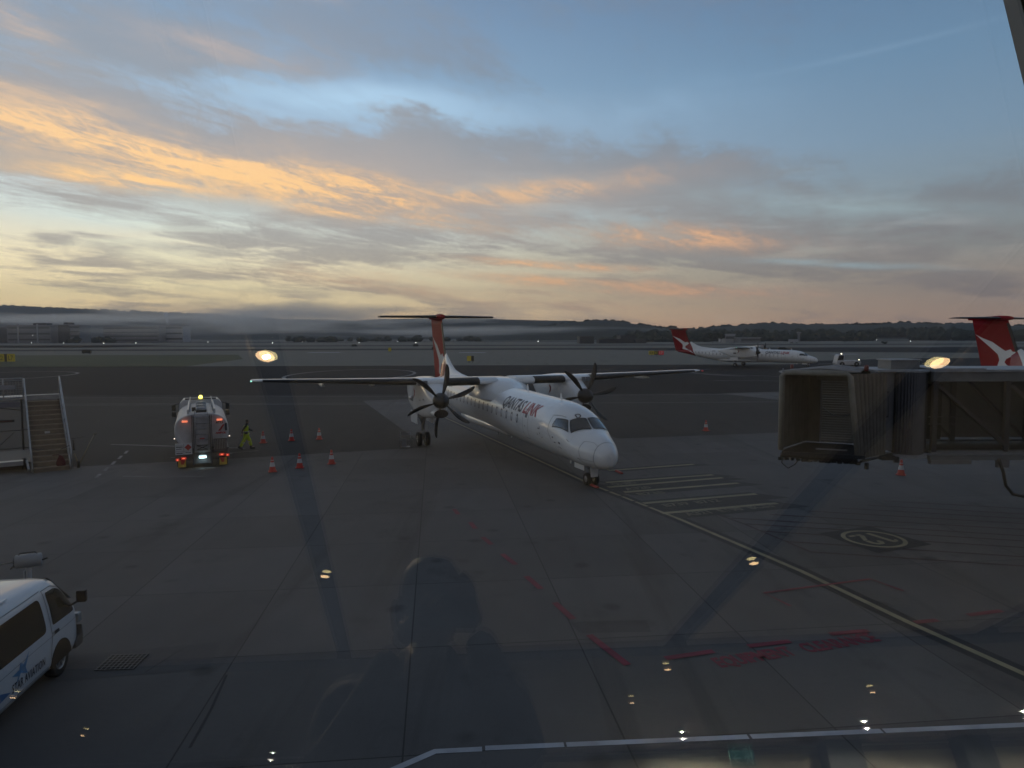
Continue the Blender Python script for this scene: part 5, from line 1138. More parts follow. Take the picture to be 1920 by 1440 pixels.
for i, (px, py) in enumerate(spots):
    Y = min(EYE*1320/(py-631+.001), 900) if py > 632 else 900
    if py < 650: Y = max(Y, 700)
    x = (px-960)/1320*Y; z = max(EYE-(py-631)/1320*Y, .5)
    if lp is None:
        lp = thing('airfield_lamp', 'small white airfield edge lamp lit on a short post', 'airfield lamp', (x, Y, 0), 0, 'small lit white lamps across the far airfield')
        b = MB(); b.lathe([(.001, .7), (.26, .8), (.32, .95), (.22, 1.12), (.001, 1.2)], (0, 0, 0), 'Z', 8); b.build('lamp_head', lampw, lp); b = MB(); b.tube([(0, 0, 0), (0, 0, .8)], .08, 5); b.build('post', chas, lp)
    else: dup(lp, (x, Y, z-.95 if z > 1.5 else 0), 0)
tb = mat('far box dark', (.03, .03, .032), .8)
BOXL = ('dark box on the far grass above the passenger steps', 'dark box on the far grass left of the main tail', 'small dark box out by the runway just left of the main tail fin', 'dark box right beside the main tail fin', 'dark box on the grass in front of the far tail')
for i, (x, y) in enumerate(((-175, 290), (-105, 470), (-64, 470), (-38, 350), (115, 300))):
    b = MB(); b.box((0, 0, .9), (3.4, 1.2, 1.2)); b.box((0, .1, 1.6), (2.6, 1.0, .3)); b.box((-1.3, 0, .2), (.2, .5, .4)); b.box((1.3, 0, .2), (.2, .5, .4))
    tag(b.build('equipment_cabinet', tb, loc=(x, y, 0)), BOXL[i], 'equipment box', 'dark boxes dotted over the airfield grass')

# ------------------------------------------------------------------ hills, woods, trees
def foliage_mat(name, c1, c2):
    m, n, l, b_ = nodes_of(name); g = n.new('ShaderNodeNewGeometry'); no = n.new('ShaderNodeTexNoise'); no.inputs['Scale'].default_value = .12; no.inputs['Detail'].default_value = 6; l.new(g.outputs['Position'], no.inputs['Vector'])
    mr = n.new('ShaderNodeMapRange'); l.new(no.outputs[0], mr.inputs[0]); mr.inputs[1].default_value = .35; mr.inputs[2].default_value = .65
    mx = n.new('ShaderNodeMix'); mx.data_type = 'RGBA'; mx.inputs[6].default_value = (*c1, 1); mx.inputs[7].default_value = (*c2, 1); l.new(mr.outputs[0], mx.inputs[0]); l.new(mx.outputs[2], b_.inputs['Base Color']); b_.inputs['Roughness'].default_value = .9; b_.inputs['Specular IOR Level'].default_value = .1
    return m
hillm = foliage_mat('wooded hill', (.028, .036, .030), (.050, .056, .045)); leafm = foliage_mat('eucalypt leaves', (.020, .026, .018), (.045, .052, .032)); barkm = mat('bark', (.05, .045, .04), .9)
def ridge(name, prof, Y, depth, m, rough, foot=0, label=None):
    """prof: (px, py of the crest in the photograph's frame) -> a real ridge of that height at distance Y"""
    b = MB(); NX = 260; NY = 14; xs = [(p[0]-960)/1320*Y for p in prof]; zs = [EYE+(631-p[1])/1320*Y for p in prof]; vs = []
    for j in range(NY+1):
        v = j/NY
        for i in range(NX+1):
            x = xs[0]+(xs[-1]-xs[0])*i/NX
            for k_ in range(len(xs)-1):
                if xs[k_] <= x <= xs[k_+1]: t_ = (x-xs[k_])/(xs[k_+1]-xs[k_]); t_ = t_*t_*(3-2*t_); h = zs[k_]*(1-t_)+zs[k_+1]*t_; break
            sh = sin(pi*min(v*1.0, 1))**.8 if v < .5 else sin(pi*v)**.6
            y = Y-depth*.5+depth*v
            n_ = noise.fractal(Vector((x*.004+3, y*.004, foot)), 1.0, 2.0, 5)*rough*.35 if 0 < v < .5 else 0
            f_ = noise.fractal(Vector((x*.05, y*.03, 1)), 1.0, 2.0, 3)*rough*.10
            vs.append((x*(y/Y), y, max(-2, (h-foot)*sh+n_*sh+f_*(sh > .3)) if v not in (0, 1) else -2))
    w_ = NX+1; b.add(vs, [(j*w_+i, j*w_+i+1, (j+1)*w_+i+1, (j+1)*w_+i) for j in range(NY) for i in range(NX)], 0, True)
    o = b.build(name, m, recalc=False); return tag(o, label, kind='structure')
ridge('hill', [(-700, 564), (-250, 562), (0, 572), (60, 574), (110, 577), (200, 580), (280, 584), (400, 590), (560, 598), (800, 606), (1000, 628)], 3000, 1400, hillm, 14)
ridge('hill', [(380, 628), (560, 612), (700, 599), (800, 597), (870, 598), (960, 600), (1060, 602), (1110, 606), (1200, 616), (1400, 626)], 2300, 1000, hillm, 9)
ridge('hill', [(900, 629), (1020, 612), (1085, 604), (1130, 601), (1160, 604), (1210, 611), (1250, 617), (1300, 618), (1345, 614), (1400, 611), (1440, 608), (1500, 611), (1560, 611), (1640, 611), (1690, 607), (1760, 611), (1830, 610), (1900, 614), (1980, 612), (2400, 606), (3000, 610)], 1500, 700, hillm, 7)
def clump_mesh(b, c, r, hgt, n, leaf):
    for _ in range(n):
        while True:
            p = Vector((random.uniform(-1, 1), random.uniform(-1, 1), random.uniform(-1, 1)))
            if p.length < 1: break
        p = p*(.55+.45*random.random()); q = Vector((c[0]+p.x*r, c[1]+p.y*r, c[2]+p.z*hgt)); s_ = leaf*random.uniform(.6, 1.4)
        a = Vector((random.uniform(-1, 1), random.uniform(-1, 1), random.uniform(-1, 1))).normalized(); e = a.orthogonal().normalized(); f_ = a.cross(e)
        b.add([q+e*s_, q+f_*s_*.8, q-e*s_, q-f_*s_*.8], [(0, 1, 2, 3)])
# the wood reads as one mass: many crowns
def wood(name, spots_, label):
    b = MB()
    for x, y, z, r, h in spots_:
        K = 6; ph = random.random()*6; rg = []
        for zz_, k_ in ((0, .5), (.25, .95), (.55, 1.05), (.8, .75), (1, .25)):
            rg.append([Vector((x+r*k_*(1+.22*random.uniform(-1, 1))*cos(2*pi*i/K+ph), y+r*k_*sin(2*pi*i/K+ph), z+h*(zz_*(1+.08*random.uniform(-1, 1))))) for i in range(K)])
        b.loft(rg, smooth=False); clump_mesh(b, (x, y, z+h*.7), r*1.15, h*.42, 12, r*.22)
    o = b.build(name, leafm, recalc=False); return tag(o, label, kind='stuff')
sp_ = []
for i in range(520):                                            # dark belt below the right ridge
    px = random.uniform(1180, 2300); Y = random.uniform(820, 1080)
    base = 632 if px < 1500 else 632+(px-1500)/420*16
    if px > 1650: Y = 1000-(px-1650)*1.0+random.uniform(0, 160)
    sp_.append(((px-960)/1320*Y, Y, -.5+(4 if Y > 960 else 0), random.uniform(5, 10), random.uniform(7, 13)*(1.15 if px > 1600 else 1)))
wood('woodland', sp_, 'dark belt of trees below the right-hand ridge')
sp_ = []
for i in range(420):                                            # crowns along the crests
    px = random.uniform(1010, 2200); Y = 1500+random.uniform(-60, 30); P0 = [(900, 629), (1020, 612), (1085, 604), (1130, 601), (1160, 604), (1210, 611), (1250, 617), (1300, 618), (1345, 614), (1400, 611), (1440, 608), (1500, 611), (1560, 611), (1640, 611), (1690, 607), (1760, 611), (1830, 610), (1900, 614), (1980, 612), (2400, 606)]
    for k_ in range(len(P0)-1):
        if P0[k_][0] <= px <= P0[k_+1][0]: t_ = (px-P0[k_][0])/(P0[k_+1][0]-P0[k_][0]); py = P0[k_][1]*(1-t_)+P0[k_+1][1]*t_; break
    z = EYE+(631-py)/1320*Y-6; sp_.append(((px-960)/1320*Y, Y, z, random.uniform(4, 8), random.uniform(5, 10)))
for i in range(330):
    px = random.uniform(-100, 420); Y = 3000+random.uniform(-60, 30); py = 572+max(px, 0)*.045; z = EYE+(631-py)/1320*Y-9; sp_.append(((px-960)/1320*Y, Y, z, random.uniform(6, 12), random.uniform(9, 17)))
wood('woodland', sp_, 'tree cover along the crests of the hills')
sp_ = []
for i in range(150):
    px = random.choice([random.uniform(-60, 140), random.uniform(120, 210), random.uniform(540, 900), random.uniform(1120, 1330)]); Y = random.uniform(760, 860) if px > 1000 else random.uniform(900, 1150)
    sp_.append(((px-960)/1320*Y, Y, -.5, random.uniform(4, 8), random.uniform(4, 9)))
wood('scrub', sp_, 'low trees and scrub on the far side of the airfield')
def make_tree(label, x, y, h, w_, z0=0, n=6, grp=None, dens=26):
    t = thing('tree', label, 'tree', (x, y, z0), 0, grp); b = MB(); top = h*.62
    b.tube([(0, 0, -1), (w_*.03, 0, h*.3), (-w_*.02, 0, top)], [h*.035, h*.026, h*.014], 6)
    cs = []
    for i in range(n):
        a = 2.4*i; rr = w_*.5*random.uniform(.25, .8); zc_ = h*random.uniform(.5, .88); c_ = (rr*cos(a), rr*sin(a)*.6, zc_); cs.append(c_); b.tube([(0, 0, h*.35), (c_[0]*.5, c_[1]*.5, zc_*.8), c_], [h*.014, h*.009, h*.004], 4)
    b.build('trunk', barkm, t); b = MB()
    for c_ in cs: clump_mesh(b, c_, w_*random.uniform(.20, .32), h*random.uniform(.10, .17), dens*6, w_*.07)
    b.build('crown', leafm, t, recalc=False); return t
def tree_px(px, ptop, pbase, wpx, Y, label, grp, n=6):
    z0 = EYE-(pbase-631)/1320*Y-(4 if Y > 1300 else 0); return make_tree(label, (px-960)/1320*Y, Y, (pbase-ptop)/1320*Y, wpx/1320*Y, z0, n, grp)
pine = 'row of tall thin trees on the skyline above the tug'
for i, (px, pt_, w_) in enumerate(((1566, 605, 9), (1575, 603, 9), (1584, 601, 12), (1594, 603, 8), (1604, 602, 10), (1614, 604, 9))): tree_px(px, pt_, 615, w_, 1440, ('leftmost', 'second', 'third and widest', 'fourth', 'fifth', 'rightmost')[i]+' tall thin tree in the skyline row above the white tug', pine, 5)
tree_px(1636, 603, 614, 18, 1440, 'broad round tree just right of the skyline row', None, 8); tree_px(1440, 605, 616, 14, 1440, 'rounded tree on the skyline over the far airliner propeller', None, 8)
tree_px(1258, 608, 620, 20, 1440, 'tree on the skyline over the far airliner tail', None, 8); tree_px(1332, 609, 619, 10, 1440, 'first skyline tree right of the far airliner tail', None, 7); tree_px(1350, 610, 619, 14, 1440, 'second skyline tree right of the far airliner tail', None, 7)
tree_px(1335, 626, 644, 20, 700, 'left one of the two dark rounded trees behind the far airliner', None, 12); tree_px(1351, 625, 644, 22, 705, 'right one of the two dark rounded trees behind the far airliner', None, 12)
tree_px(1583, 638, 645, 9, 640, 'small round bush-like tree alone on the field above the tug', None, 7); tree_px(1657, 642, 650, 10, 520, 'small low tree on the field left of the big red tail', None, 7); tree_px(1227, 632, 641, 10, 800, 'lone tree left of the far airliner tail', None, 7)

# ------------------------------------------------------------------ far buildings
far_wall = mat('pale office wall', (.22, .22, .23), .8, var=.15, scale=.2); far_dark = mat('dark cladding', (.05, .052, .06), .7, var=.2, scale=.2); far_glass = mat('far glazing', (.04, .045, .055), .3); far_roof = mat('pale roof', (.36, .37, .40), .7)
def office(px0, px1, ptop, Y, floors, wall, label, roofm=far_roof, plant=False, cores=()):
    x0, x1 = (px0-960)/1320*Y, (px1-960)/1320*Y; h = EYE+(631-ptop)/1320*Y; t = thing('office_building' if floors > 1 else 'hangar', label, 'building', ((x0+x1)/2, Y, 0)); w_ = x1-x0
    b = MB(); b.box((0, 12, h/2), (w_, 24, h)); b.build('wall', wall, t); b = MB(); b.box((0, 12, h+.25), (w_+1.2, 25.4, .5)); rf = b.build('roof', roofm, t)
    for f_ in range(floors):
        z = h*(f_+.6)/floors
        b = MB(); b.box((0, -.1, z), (w_*.95, .35, h/floors*.30)); b.build('window_band', far_glass, t)
    for c_ in cores: b = MB(); b.box((c_*w_, -.4, h*.55), (w_*.03, 1.2, h*1.1)); b.build('stair_core', far_roof, t)
    if plant: b = MB(); b.box((w_*.18, 12, h+1.8), (w_*.3, 12, 3)); b.build('plant_room', far_dark, rf)
office(-60, 22, 611, 930, 3, far_dark, 'dark block at the far left edge behind the airfield'); office(16, 98, 608, 900, 3, far_wall, 'pale three storey office block with two stair towers', plant=True, cores=(-.24, .2)); office(100, 132, 607, 915, 3, far_dark, 'dark office block joined to the right of the pale one', plant=True)
office(134, 152, 608, 910, 4, far_wall, 'narrow pale block right of the dark office'); office(196, 300, 611, 980, 4, far_wall, 'long low building half lost in mist, left of the steam plume'); office(290, 345, 609, 1000, 3, far_roof, 'pale roofed building under the taller steam plume')
office(1087, 1114, 632.2, 640, 2, far_dark, 'dark square shed standing alone right of centre', roofm=far_dark); office(1163, 1192, 630.5, 660, 2, far_dark, 'dark flat roofed block with a small bright lamp', roofm=far_dark); office(1124, 1166, 637, 650, 1, far_dark, 'long low dark shed between the two blocks', roofm=far_dark); office(1192, 1212, 637.5, 650, 1, far_dark, 'small low dark shed right of the flat roofed block', roofm=far_dark)
office(1360, 1378, 628, 700, 1, far_roof, 'pale gabled shed right of the dark rounded trees'); office(1388, 1425, 635, 680, 1, far_wall, 'low pale shed above the far airliner wing')
b = MB(); 
ct = thing('water_tower', 'slender grey tower on the field above the far airliner nose', 'tower', ((1497-960)/1320*800, 800, 0)); b.tube([(0, 0, 0), (0, 0, 6), (0, 0, 9)], [1.6, 1.3, 1.6], 8); b.build('shaft', far_wall, ct); b = MB(); b.lathe([(1.6, 9), (2.4, 9.6), (2.4, 10.6), (.1, 11)], (0, 0, 0), 'Z', 12); b.build('top', far_wall, ct)
tl = thing('parked_trailer', 'white box trailer parked on the grass beyond the far airliner nose', 'trailer', ((1487-960)/1320*620, 620, 0)); b = MB(); b.box((0, 0, 2.1), (8, 2.5, 2.8)); b.build('box', far_roof, tl, bevel=.1)
b = MB(); [b.lathe([(.001, -.2), (.5, -.2), (.5, .2), (.001, .2)], (x, -1.2, .5), 'Y', 12) for x in (-2.6, -1.4, 2.6)]; b.build('wheel', tyre_m, tl)
# perimeter fence far out
fn = thing('perimeter_fence', 'long post and wire fence across the far field', 'fence', (0, 870, 0)); b = MB(); [b.box((x, 0, 1.2), (.25, .25, 2.4)) for x in range(-780, 60, 12)]; o = b.build('post', tb, fn); o['kind'] = 'stuff'; b = MB(); [b.box((-360, 0, z), (840, .05, .05)) for z in (.8, 1.6, 2.3)]; b.build('wire', tb, fn)

# ------------------------------------------------------------------ the terminal we stand in
TH = R(20); GD = .85; GP = Vector((0, GD*cos(TH), EYE-GD*sin(TH))); FZ, CZ = EYE-1.62, 8.85
def gy(z): return GP.y+(z-GP.z)*math.tan(TH)
tm = thing('terminal_building', 'terminal lounge behind the leaning window, ceiling and columns seen only as reflections', 'building')
ceil_m = mat('ceiling plaster', (.62, .60, .57), .8, var=.08, scale=.5); slot_m = mat('ceiling slot black', (.006, .007, .010), .8); carpet = mat('carpet', (.22, .20, .175), .95, var=.3, scale=6)
wall_m = mat('lounge wall', (.66, .60, .52), .8, var=.1); soff_m = mat('dark soffit', (.18, .18, .19), .8); fac = mat('facade panel', (.22, .23, .24), .5); roof_m = mat('roof sheet', (.2, .2, .21), .6); mull_m = mat('mullion grey', (.17, .18, .18), .5, .3); gask = mat('gasket black', (.004, .004, .005), .6)
def shell(name, m, c, d, **k): b = MB(); b.box(c, d, **k); return b.build(name, m, tm)
shell('floor', carpet, (0, (-20+gy(FZ))/2-.05, FZ-.15), (44, 20+gy(FZ)-.1, .3))
# plaster ceiling in panels between the black slots
sl = [((-7.1, -1.2), (-7.75, -9.0), .26), ((-1.47, -1.2), (-2.42, -9.0), .22), ((2.85, -1.2), (2.22, -9.0), .30), ((6.95, -1.2), (6.2, -9.0), .30), ((11.6, -1.2), (10.6, -9), .3)]
def lerp(a, b_, t_): return a+(b_-a)*t_
yb = lambda x: -8.56+.128*x-.0
edges = [(-21, -21)]+[((a[0]+(a[0]-b_[0])*(-2.55/7.8)*-1) if False else lerp(a[0], b_[0], (-1.2-1.35)/-7.8*-1), b_[0]) for a, b_, w_ in sl]
yT = gy(CZ)-.02
b = MB(); prev = (-21, -21, 0)
for a, b_, w_ in sl+[((21, 0), (21, 0), 0)]:
    xt = a[0]+(a[0]-b_[0])*((yT+1.2)/7.8) if w_ else a[0]; xb = b_[0]
    x0t, x0b = prev[0]+prev[2]/2, prev[1]+prev[2]/2; x1t, x1b = xt-w_/2, xb-w_/2
    b.prism([(x0t, yT), (x1t, yT), (x1b, yb(x1b)), (x0b, yb(x0b))], CZ, CZ+.06, 'XY'); prev = (xt, xb, w_)
b.build('ceiling', ceil_m, tm)
b = MB(); b.box((0, -3.9, CZ+.16), (42, 11, .05)); b.build('ceiling_slot', slot_m, tm)
b = MB(); b.prism([(-21, yb(-21)-.02), (21, yb(21)-.02), (21, -10.5), (21, -12.6+0), (-21, -24.4), (-21, -21)], CZ-.12, CZ-.02, 'XY'); b.build('soffit', soff_m, tm)
b = MB(); b.prism([(-22, gy(9.3)), (22, gy(9.3)), (22, -25), (-22, -25)], 9.2, 9.5, 'XY'); b.build('roof', roof_m, tm)
# skewed back wall in lit bays with dark columns between
wp = lambda x: (x, .2025*x-16.75+.0)
b = MB(); b.bar((*wp(-21), (FZ+CZ)/2), (*wp(21), (FZ+CZ)/2), .2, CZ-FZ); b.build('back_wall', wall_m, tm)
b = MB(); b.bar((*wp(-21), 8.62), (*wp(21), 8.62), .34, .10); b.build('picture_rail', soff_m, tm)
for x, w_ in ((6.9, .75), (9.4, .6), (1.2, .0), (-4, .7)):
    if w_: b = MB(); b.box((x, wp(x)[1]+.4, (FZ+CZ)/2), (w_, .5, CZ-FZ-.14)); b.build('column', mat('column slate', (.05, .055, .065), .7), tm)
for x in (-21.5, 21.5): shell('end_wall', wall_m, (x, -10, (FZ+9.2)/2), (.2, 24, 9.2-FZ))
shell('facade', fac, (0, -.12, FZ/2-.1), (44, .24, FZ-.2)); shell('sill', mull_m, (0, gy(FZ)+.02, FZ+.01), (44, .22, .08))
gl1 = bpy.data.materials.new('inner window glass'); gl1.use_nodes = True; gl1.node_tree.nodes.clear(); thin_glass(gl1, (.97, .985, .98), 1.75, (1., .97, .93))
gl2 = bpy.data.materials.new('outer window glass'); gl2.use_nodes = True; gl2.node_tree.nodes.clear(); thin_glass(gl2, (.95, .98, .975), 1.5, (.72, .86, .74))
for gm_ in (gl1, gl2, tg):
    n, l = gm_.node_tree.nodes, gm_.node_tree.links; fr = [q for q in n if q.type == 'FRESNEL'][0]; g = n.new('ShaderNodeNewGeometry'); mr = n.new('ShaderNodeMapRange'); mr.inputs[3].default_value = 1.5; mr.inputs[4].default_value = 1/1.5
    l.new(g.outputs['Backfacing'], mr.inputs[0]); l.new(mr.outputs[0], fr.inputs['IOR'])
MX = [.8275+2.35*k_ for k_ in range(-9, 9)]
z0, z1 = FZ+.05, 9.18
for xa, xc in zip(MX, MX[1:]):
    b = MB(); b.add([(xa+.06, gy(z0), z0), (xc-.06, gy(z0), z0), (xc-.06, gy(z1), z1), (xa+.06, gy(z1), z1)], [(0, 1, 2, 3)]); b.build('window_pane', gl1, tm, recalc=False)
    n_ = Vector((0, cos(TH), -sin(TH)))*.035; ty = (z1-z0)*math.tan(R(.22))*1.13
    b = MB(); zc_ = GP.z
    def o2(x, z): d_ = (z-zc_)*math.tan(R(.22))*-1.13; return (x, gy(z)+n_.y+d_, z+n_.z)
    b.add([o2(xa+.06, z0), o2(xc-.06, z0), o2(xc-.06, z1), o2(xa+.06, z1)], [(0, 1, 2, 3)]); b.build('outer_pane', gl2, tm, recalc=False)
for x in MX:
    b = MB(); p, q = Vector((x, gy(FZ), FZ)), Vector((x, gy(9.2), 9.2)); u = (q-p).normalized(); nn = Vector((0, cos(TH), -sin(TH)))
    b.bar(p+nn*.015, q+nn*.015, .135, .03, up=(0, 1, 0)); b.build('mullion', mull_m, tm); b = MB(); b.bar(p-nn*.006+Vector((-.030, 0, 0)), q-nn*.006+Vector((-.030, 0, 0)), .07, .006, up=(0, 1, 0)); b.build('gasket', gask, tm)
for z in (FZ+.05, 9.1): b = MB(); b.bar((MX[0], gy(z), z), (MX[-1], gy(z), z), .12, .12); b.build('transom', mull_m, tm)

# downlights (lit): disc, trim ring and the lamp's own light
dl = thing('ceiling_downlight', 'round warm ceiling downlight reflected in the window glass', 'downlight', (0, 0, 0), 0, 'lit round ceiling downlights mirrored in the glass')
em_w = mat('warm downlight diffuser', (.8, .7, .5), .5, emit=(1, .66, .34), es=11); em_c = mat('white downlight diffuser', (.8, .8, .8), .5, emit=(1, .90, .84), es=16)
b = MB(); b.lathe([(.001, -.012), (.058, -.012)], (0, 0, 0), 'Z', 28); b.build('diffuser', em_w, dl, recalc=False); b = MB(); b.lathe([(.058, -.014), (.070, -.016), (.075, 0)], (0, 0, 0), 'Z', 28); b.build('trim_ring', mat('trim white', (.5, .5, .5), .5), dl)
def lamp_at(t, watts, col):
    l_ = bpy.data.lights.new('lamp', 'SPOT'); l_.energy = watts; l_.color = col; l_.spot_size = R(112) if col[1] < .85 else R(168); l_.spot_blend = .6; l_.shadow_soft_size = .012
    o = bpy.data.objects.new('lamp', l_); C.objects.link(o); o.parent = t; o.location = (0, 0, -.02)
DL = ('large warm ceiling light mirrored just above the left wing tip', 'large warm ceiling light mirrored above the boarding bridge roof', 'warm ceiling light mirrored on the apron inside the left dark beam', 'warm ceiling light mirrored beside the yellow lead-in line',
      'warm ceiling light mirrored at the left end of the red clearance dashes', 'warm ceiling light mirrored over the van lettering', 'small warm ceiling light mirrored on the apron right of the van, near the bottom edge', 'small warm ceiling light mirrored below the red clearance lettering', 'warm ceiling light mirrored low beside the yellow line at right', 'small warm ceiling light mirrored under the word CLEARANCE',
      'white ceiling light mirrored bottom left of the white kerb line', 'white ceiling light mirrored just above the exit sign', 'white ceiling light mirrored above the right part of the kerb line', 'white ceiling light mirrored at the right edge above the kerb line', 'warm ceiling light far along the lounge to the left', 'warm ceiling light far along the lounge to the right')
first = True; NL = 0
for x, y, z, col, wd in ((-1.56, -1.89, CZ, 0, 190), (2.75, -1.98, CZ, 0, 190), (-2.0, -5.66, CZ, 0, 150), (2.48, -5.33, CZ, 0, 150), (2.22, -8.97, CZ-.13, 0, 150), (-8.1, -10.6, CZ-.13, 0, 150), (-8.6, -13.9, CZ-.13, 0, 120), (2.0, -11.1, CZ-.13, 0, 120), (5.93, -8.39, CZ, 0, 150), (5.75, -10.4, CZ-.13, 0, 150),
                      (-5.7, -17.0, CZ-.13, 1, 5), (3.5, -14.4, CZ-.13, 1, 100), (6.85, -13.35, CZ-.13, 1, 100), (9.4, -12.4, CZ-.13, 1, 100), (-7.3, -3.6, CZ, 0, 200), (6.6, -4.6, CZ, 0, 200)):
    if first: t = dl; t.location = (x, y, z); first = False
    else:
        t = dup(dl, (x, y, z)); 
        t.scale = (.8, .8, 1) if not col and y < -5 else (1.25, 1.25, 1) if col else (1, 1, 1)
        if col:
            for ch in [c for c in C.objects if c.parent == t and c.name.startswith('diffuser')]: ch.data = ch.data.copy(); ch.data.materials[0] = em_c
    t['label'] = DL[NL]; NL += 1
    LAMPS = globals().setdefault('LAMPS', []); LAMPS.append((t, wd, (1, .80, .58) if not col else (1, .86, .70)))
for t, wd, c_ in LAMPS: lamp_at(t, wd*((2.5 if t.location.x < 0 else .5) if c_[1] < .85 else 8), c_)
# exit sign on two wires
ex = thing('exit_sign', 'hanging green exit sign with arrow and running figure, mirrored in the glass', 'exit sign', (4.5, -13.9, 8.27))
exg = mat('exit sign green', (.02, .10, .09), .5, emit=(.02, .16, .15), es=.8); exw = mat('exit sign pale', (.3, .5, .48), .5, emit=(.2, .42, .40), es=.9)
b = MB(); b.box((0, 0, 0), (.48, .06, .27)); bd_ = b.build('panel', exg, ex); b = MB(); b.tube([(-.2, 0, .13), (-.2, 0, .55)], .006, 4); b.tube([(.2, 0, .13), (.2, 0, .55)], .006, 4); b.build('wire', blackp, ex)
b = MB(); yy = .033
def fl_(pts): b.add([(x, yy, z) for x, z in pts], [tuple(range(len(pts)))])
fl_([(-.20, 0), (-.12, .07), (-.08, .07), (-.14, .02), (-.03, .02), (-.03, -.02), (-.14, -.02), (-.08, -.07), (-.12, -.07)]); b.build('arrow', exw, bd_)
b = MB(); fl_([(.10, .09), (.13, .09), (.13, .06), (.10, .06)]); fl_([(.07, .05), (.14, .05), (.13, -.02), (.09, -.02)]); fl_([(.09, -.02), (.11, -.02), (.08, -.10), (.05, -.10)]); fl_([(.11, -.02), (.13, -.02), (.18, -.09), (.16, -.10)]); fl_([(.05, .04), (.08, .03), (.05, -.02), (.03, -.01)]); fl_([(.17, .11), (.20, .11), (.20, -.11), (.17, -.11)]); b.build('figure', exw, bd_)

# ------------------------------------------------------------------ the photographer, mirrored in the glass
ph = thing('person', 'dark figure in a navy jacket holding up a phone, mirrored in the window', 'person', (0, 0, 0))
hx, hy = -.235, -.36; skin_shaded = mat('shade-darkened skin', (.10, .065, .045), .6)  # silhouette shade is put into this skin colour, darker than the worker's
def fused(name, m, parent, fn, vox=.014):
    b = MB(); fn(b); o = b.build(name, m, parent); r = o.modifiers.new('fuse', 'REMESH'); r.mode = 'VOXEL'; r.voxel_size = vox; r.use_smooth_shade = True
    q = o.modifiers.new('smooth', 'SMOOTH'); q.iterations = 6; q.factor = .6; return o
def jacket(b):
    b.loft([[Vector((-.235+w_*cos(a), -.44+d_*sin(a), z)) for a in [2*pi*i/28 for i in range(28)]] for z, w_, d_ in ((5.70, .19, .13), (5.95, .20, .135), (6.2, .215, .135), (6.36, .235, .13), (6.46, .235, .12), (6.525, .19, .10), (6.565, .12, .085), (6.61, .085, .08), (6.64, .072, .07))])
    for pts, rr in (([(-.44, -.42, 6.47), (-.475, -.38, 6.31), (-.42, -.30, 6.36), (-.345, -.20, 6.45), (-.287, -.12, 6.53)], [.085, .072, .058, .048, .036]),
                    ([(-.03, -.42, 6.47), (.012, -.33, 6.36), (-.02, -.25, 6.43), (-.055, -.17, 6.51), (-.085, -.115, 6.575)], [.085, .074, .060, .050, .036])):
        b.tube(pts, rr, 12)
        for p_, r_ in zip(pts[:2], rr[:2]): b.lathe([(.001, -r_), (.7*r_, -.7*r_), (r_, 0), (.7*r_, .7*r_), (.001, r_)], p_, 'Z', 12)
    b.tube([(-.235, -.47, 6.55), (-.235, -.42, 6.62)], [.085, .07], 14)
fused('jacket', navy, ph, jacket)
skin_body('trousers', [(-.21, -.42, 5.80, .165, .13), (-.29, -.42, 5.70, .10), (-.31, -.41, 5.42, .075), (-.32, -.44, 5.10, .055), (-.32, -.36, 5.07, .04), (-.13, -.42, 5.70, .10), (-.11, -.41, 5.42, .075), (-.10, -.44, 5.10, .055), (-.10, -.36, 5.07, .04)], [(0, 1), (1, 2), (2, 3), (3, 4), (0, 5), (5, 6), (6, 7), (7, 8)], ph, navy)
b = MB(); b.lathe([(.001, -.128), (.04, -.12), (.062, -.09), (.073, -.03), (.078, .03), (.070, .08), (.045, .115), (.001, .126)], (0, 0, 0), 'Z', 24)
b.v = [(x, y*1.2, z) for x, y, z in b.v]; b.prism([(.085, -.045), (.112, -.035), (.09, .01)], -.012, .012, 'YZ')
for sx in (-1, 1): b.lathe([(.001, -.006), (.014, 0), (.001, .006)], (sx*.03, .086, .005), 'Y', 10); b.lathe([(.001, -.012), (.026, -.004), (.03, .004), (.001, .01)], (sx*.082, -.005, -.005), 'X', 10)
b.box((0, .088, -.068), (.045, .012, .008)); hd = b.build('head', skin_shaded, ph, loc=(hx, hy, 6.725)); hd.rotation_euler = (R(-12), 0, 0)
b = MB(); b.tube([(hx+.005, hy-.01, 6.50), (hx, hy, 6.62)], [.06, .055], 12); b.build('neck', skin_shaded, ph)
b = MB(); b.lathe([(.083, -.02), (.088, .04), (.082, .09), (.055, .128), (.001, .142)], (0, 0, 0), 'Z', 22); b.v = [(x, y*1.22-.012, z) for x, y, z in b.v]; b.box((0, -.085, -.02), (.13, .03, .12)); hr = b.build('hair', hair_m, ph, loc=(hx, hy, 6.725)); hr.rotation_euler = (R(-12), 0, 0)
hand(ph, (-.278, -.10, 6.545), (.55, .25, .5), (-.3, -.9, .2), skin_shaded, .7); hand(ph, (-.088, -.10, 6.585), (-.25, .25, .6), (.5, -.9, .1), skin_shaded, .7)
fo = thing('phone', 'black phone held up level in front of the dark figure', 'phone', (-.168, -.045, 6.60)); b = MB(); b.box((0, 0, 0), (.165, .009, .078)); b.build('phone_body', blackp, fo, bevel=.004); b = MB(); b.box((0, -.0055, 0), (.155, .001, .070)); b.build('screen', mat('phone screen', (.02, .02, .025), .15), fo)

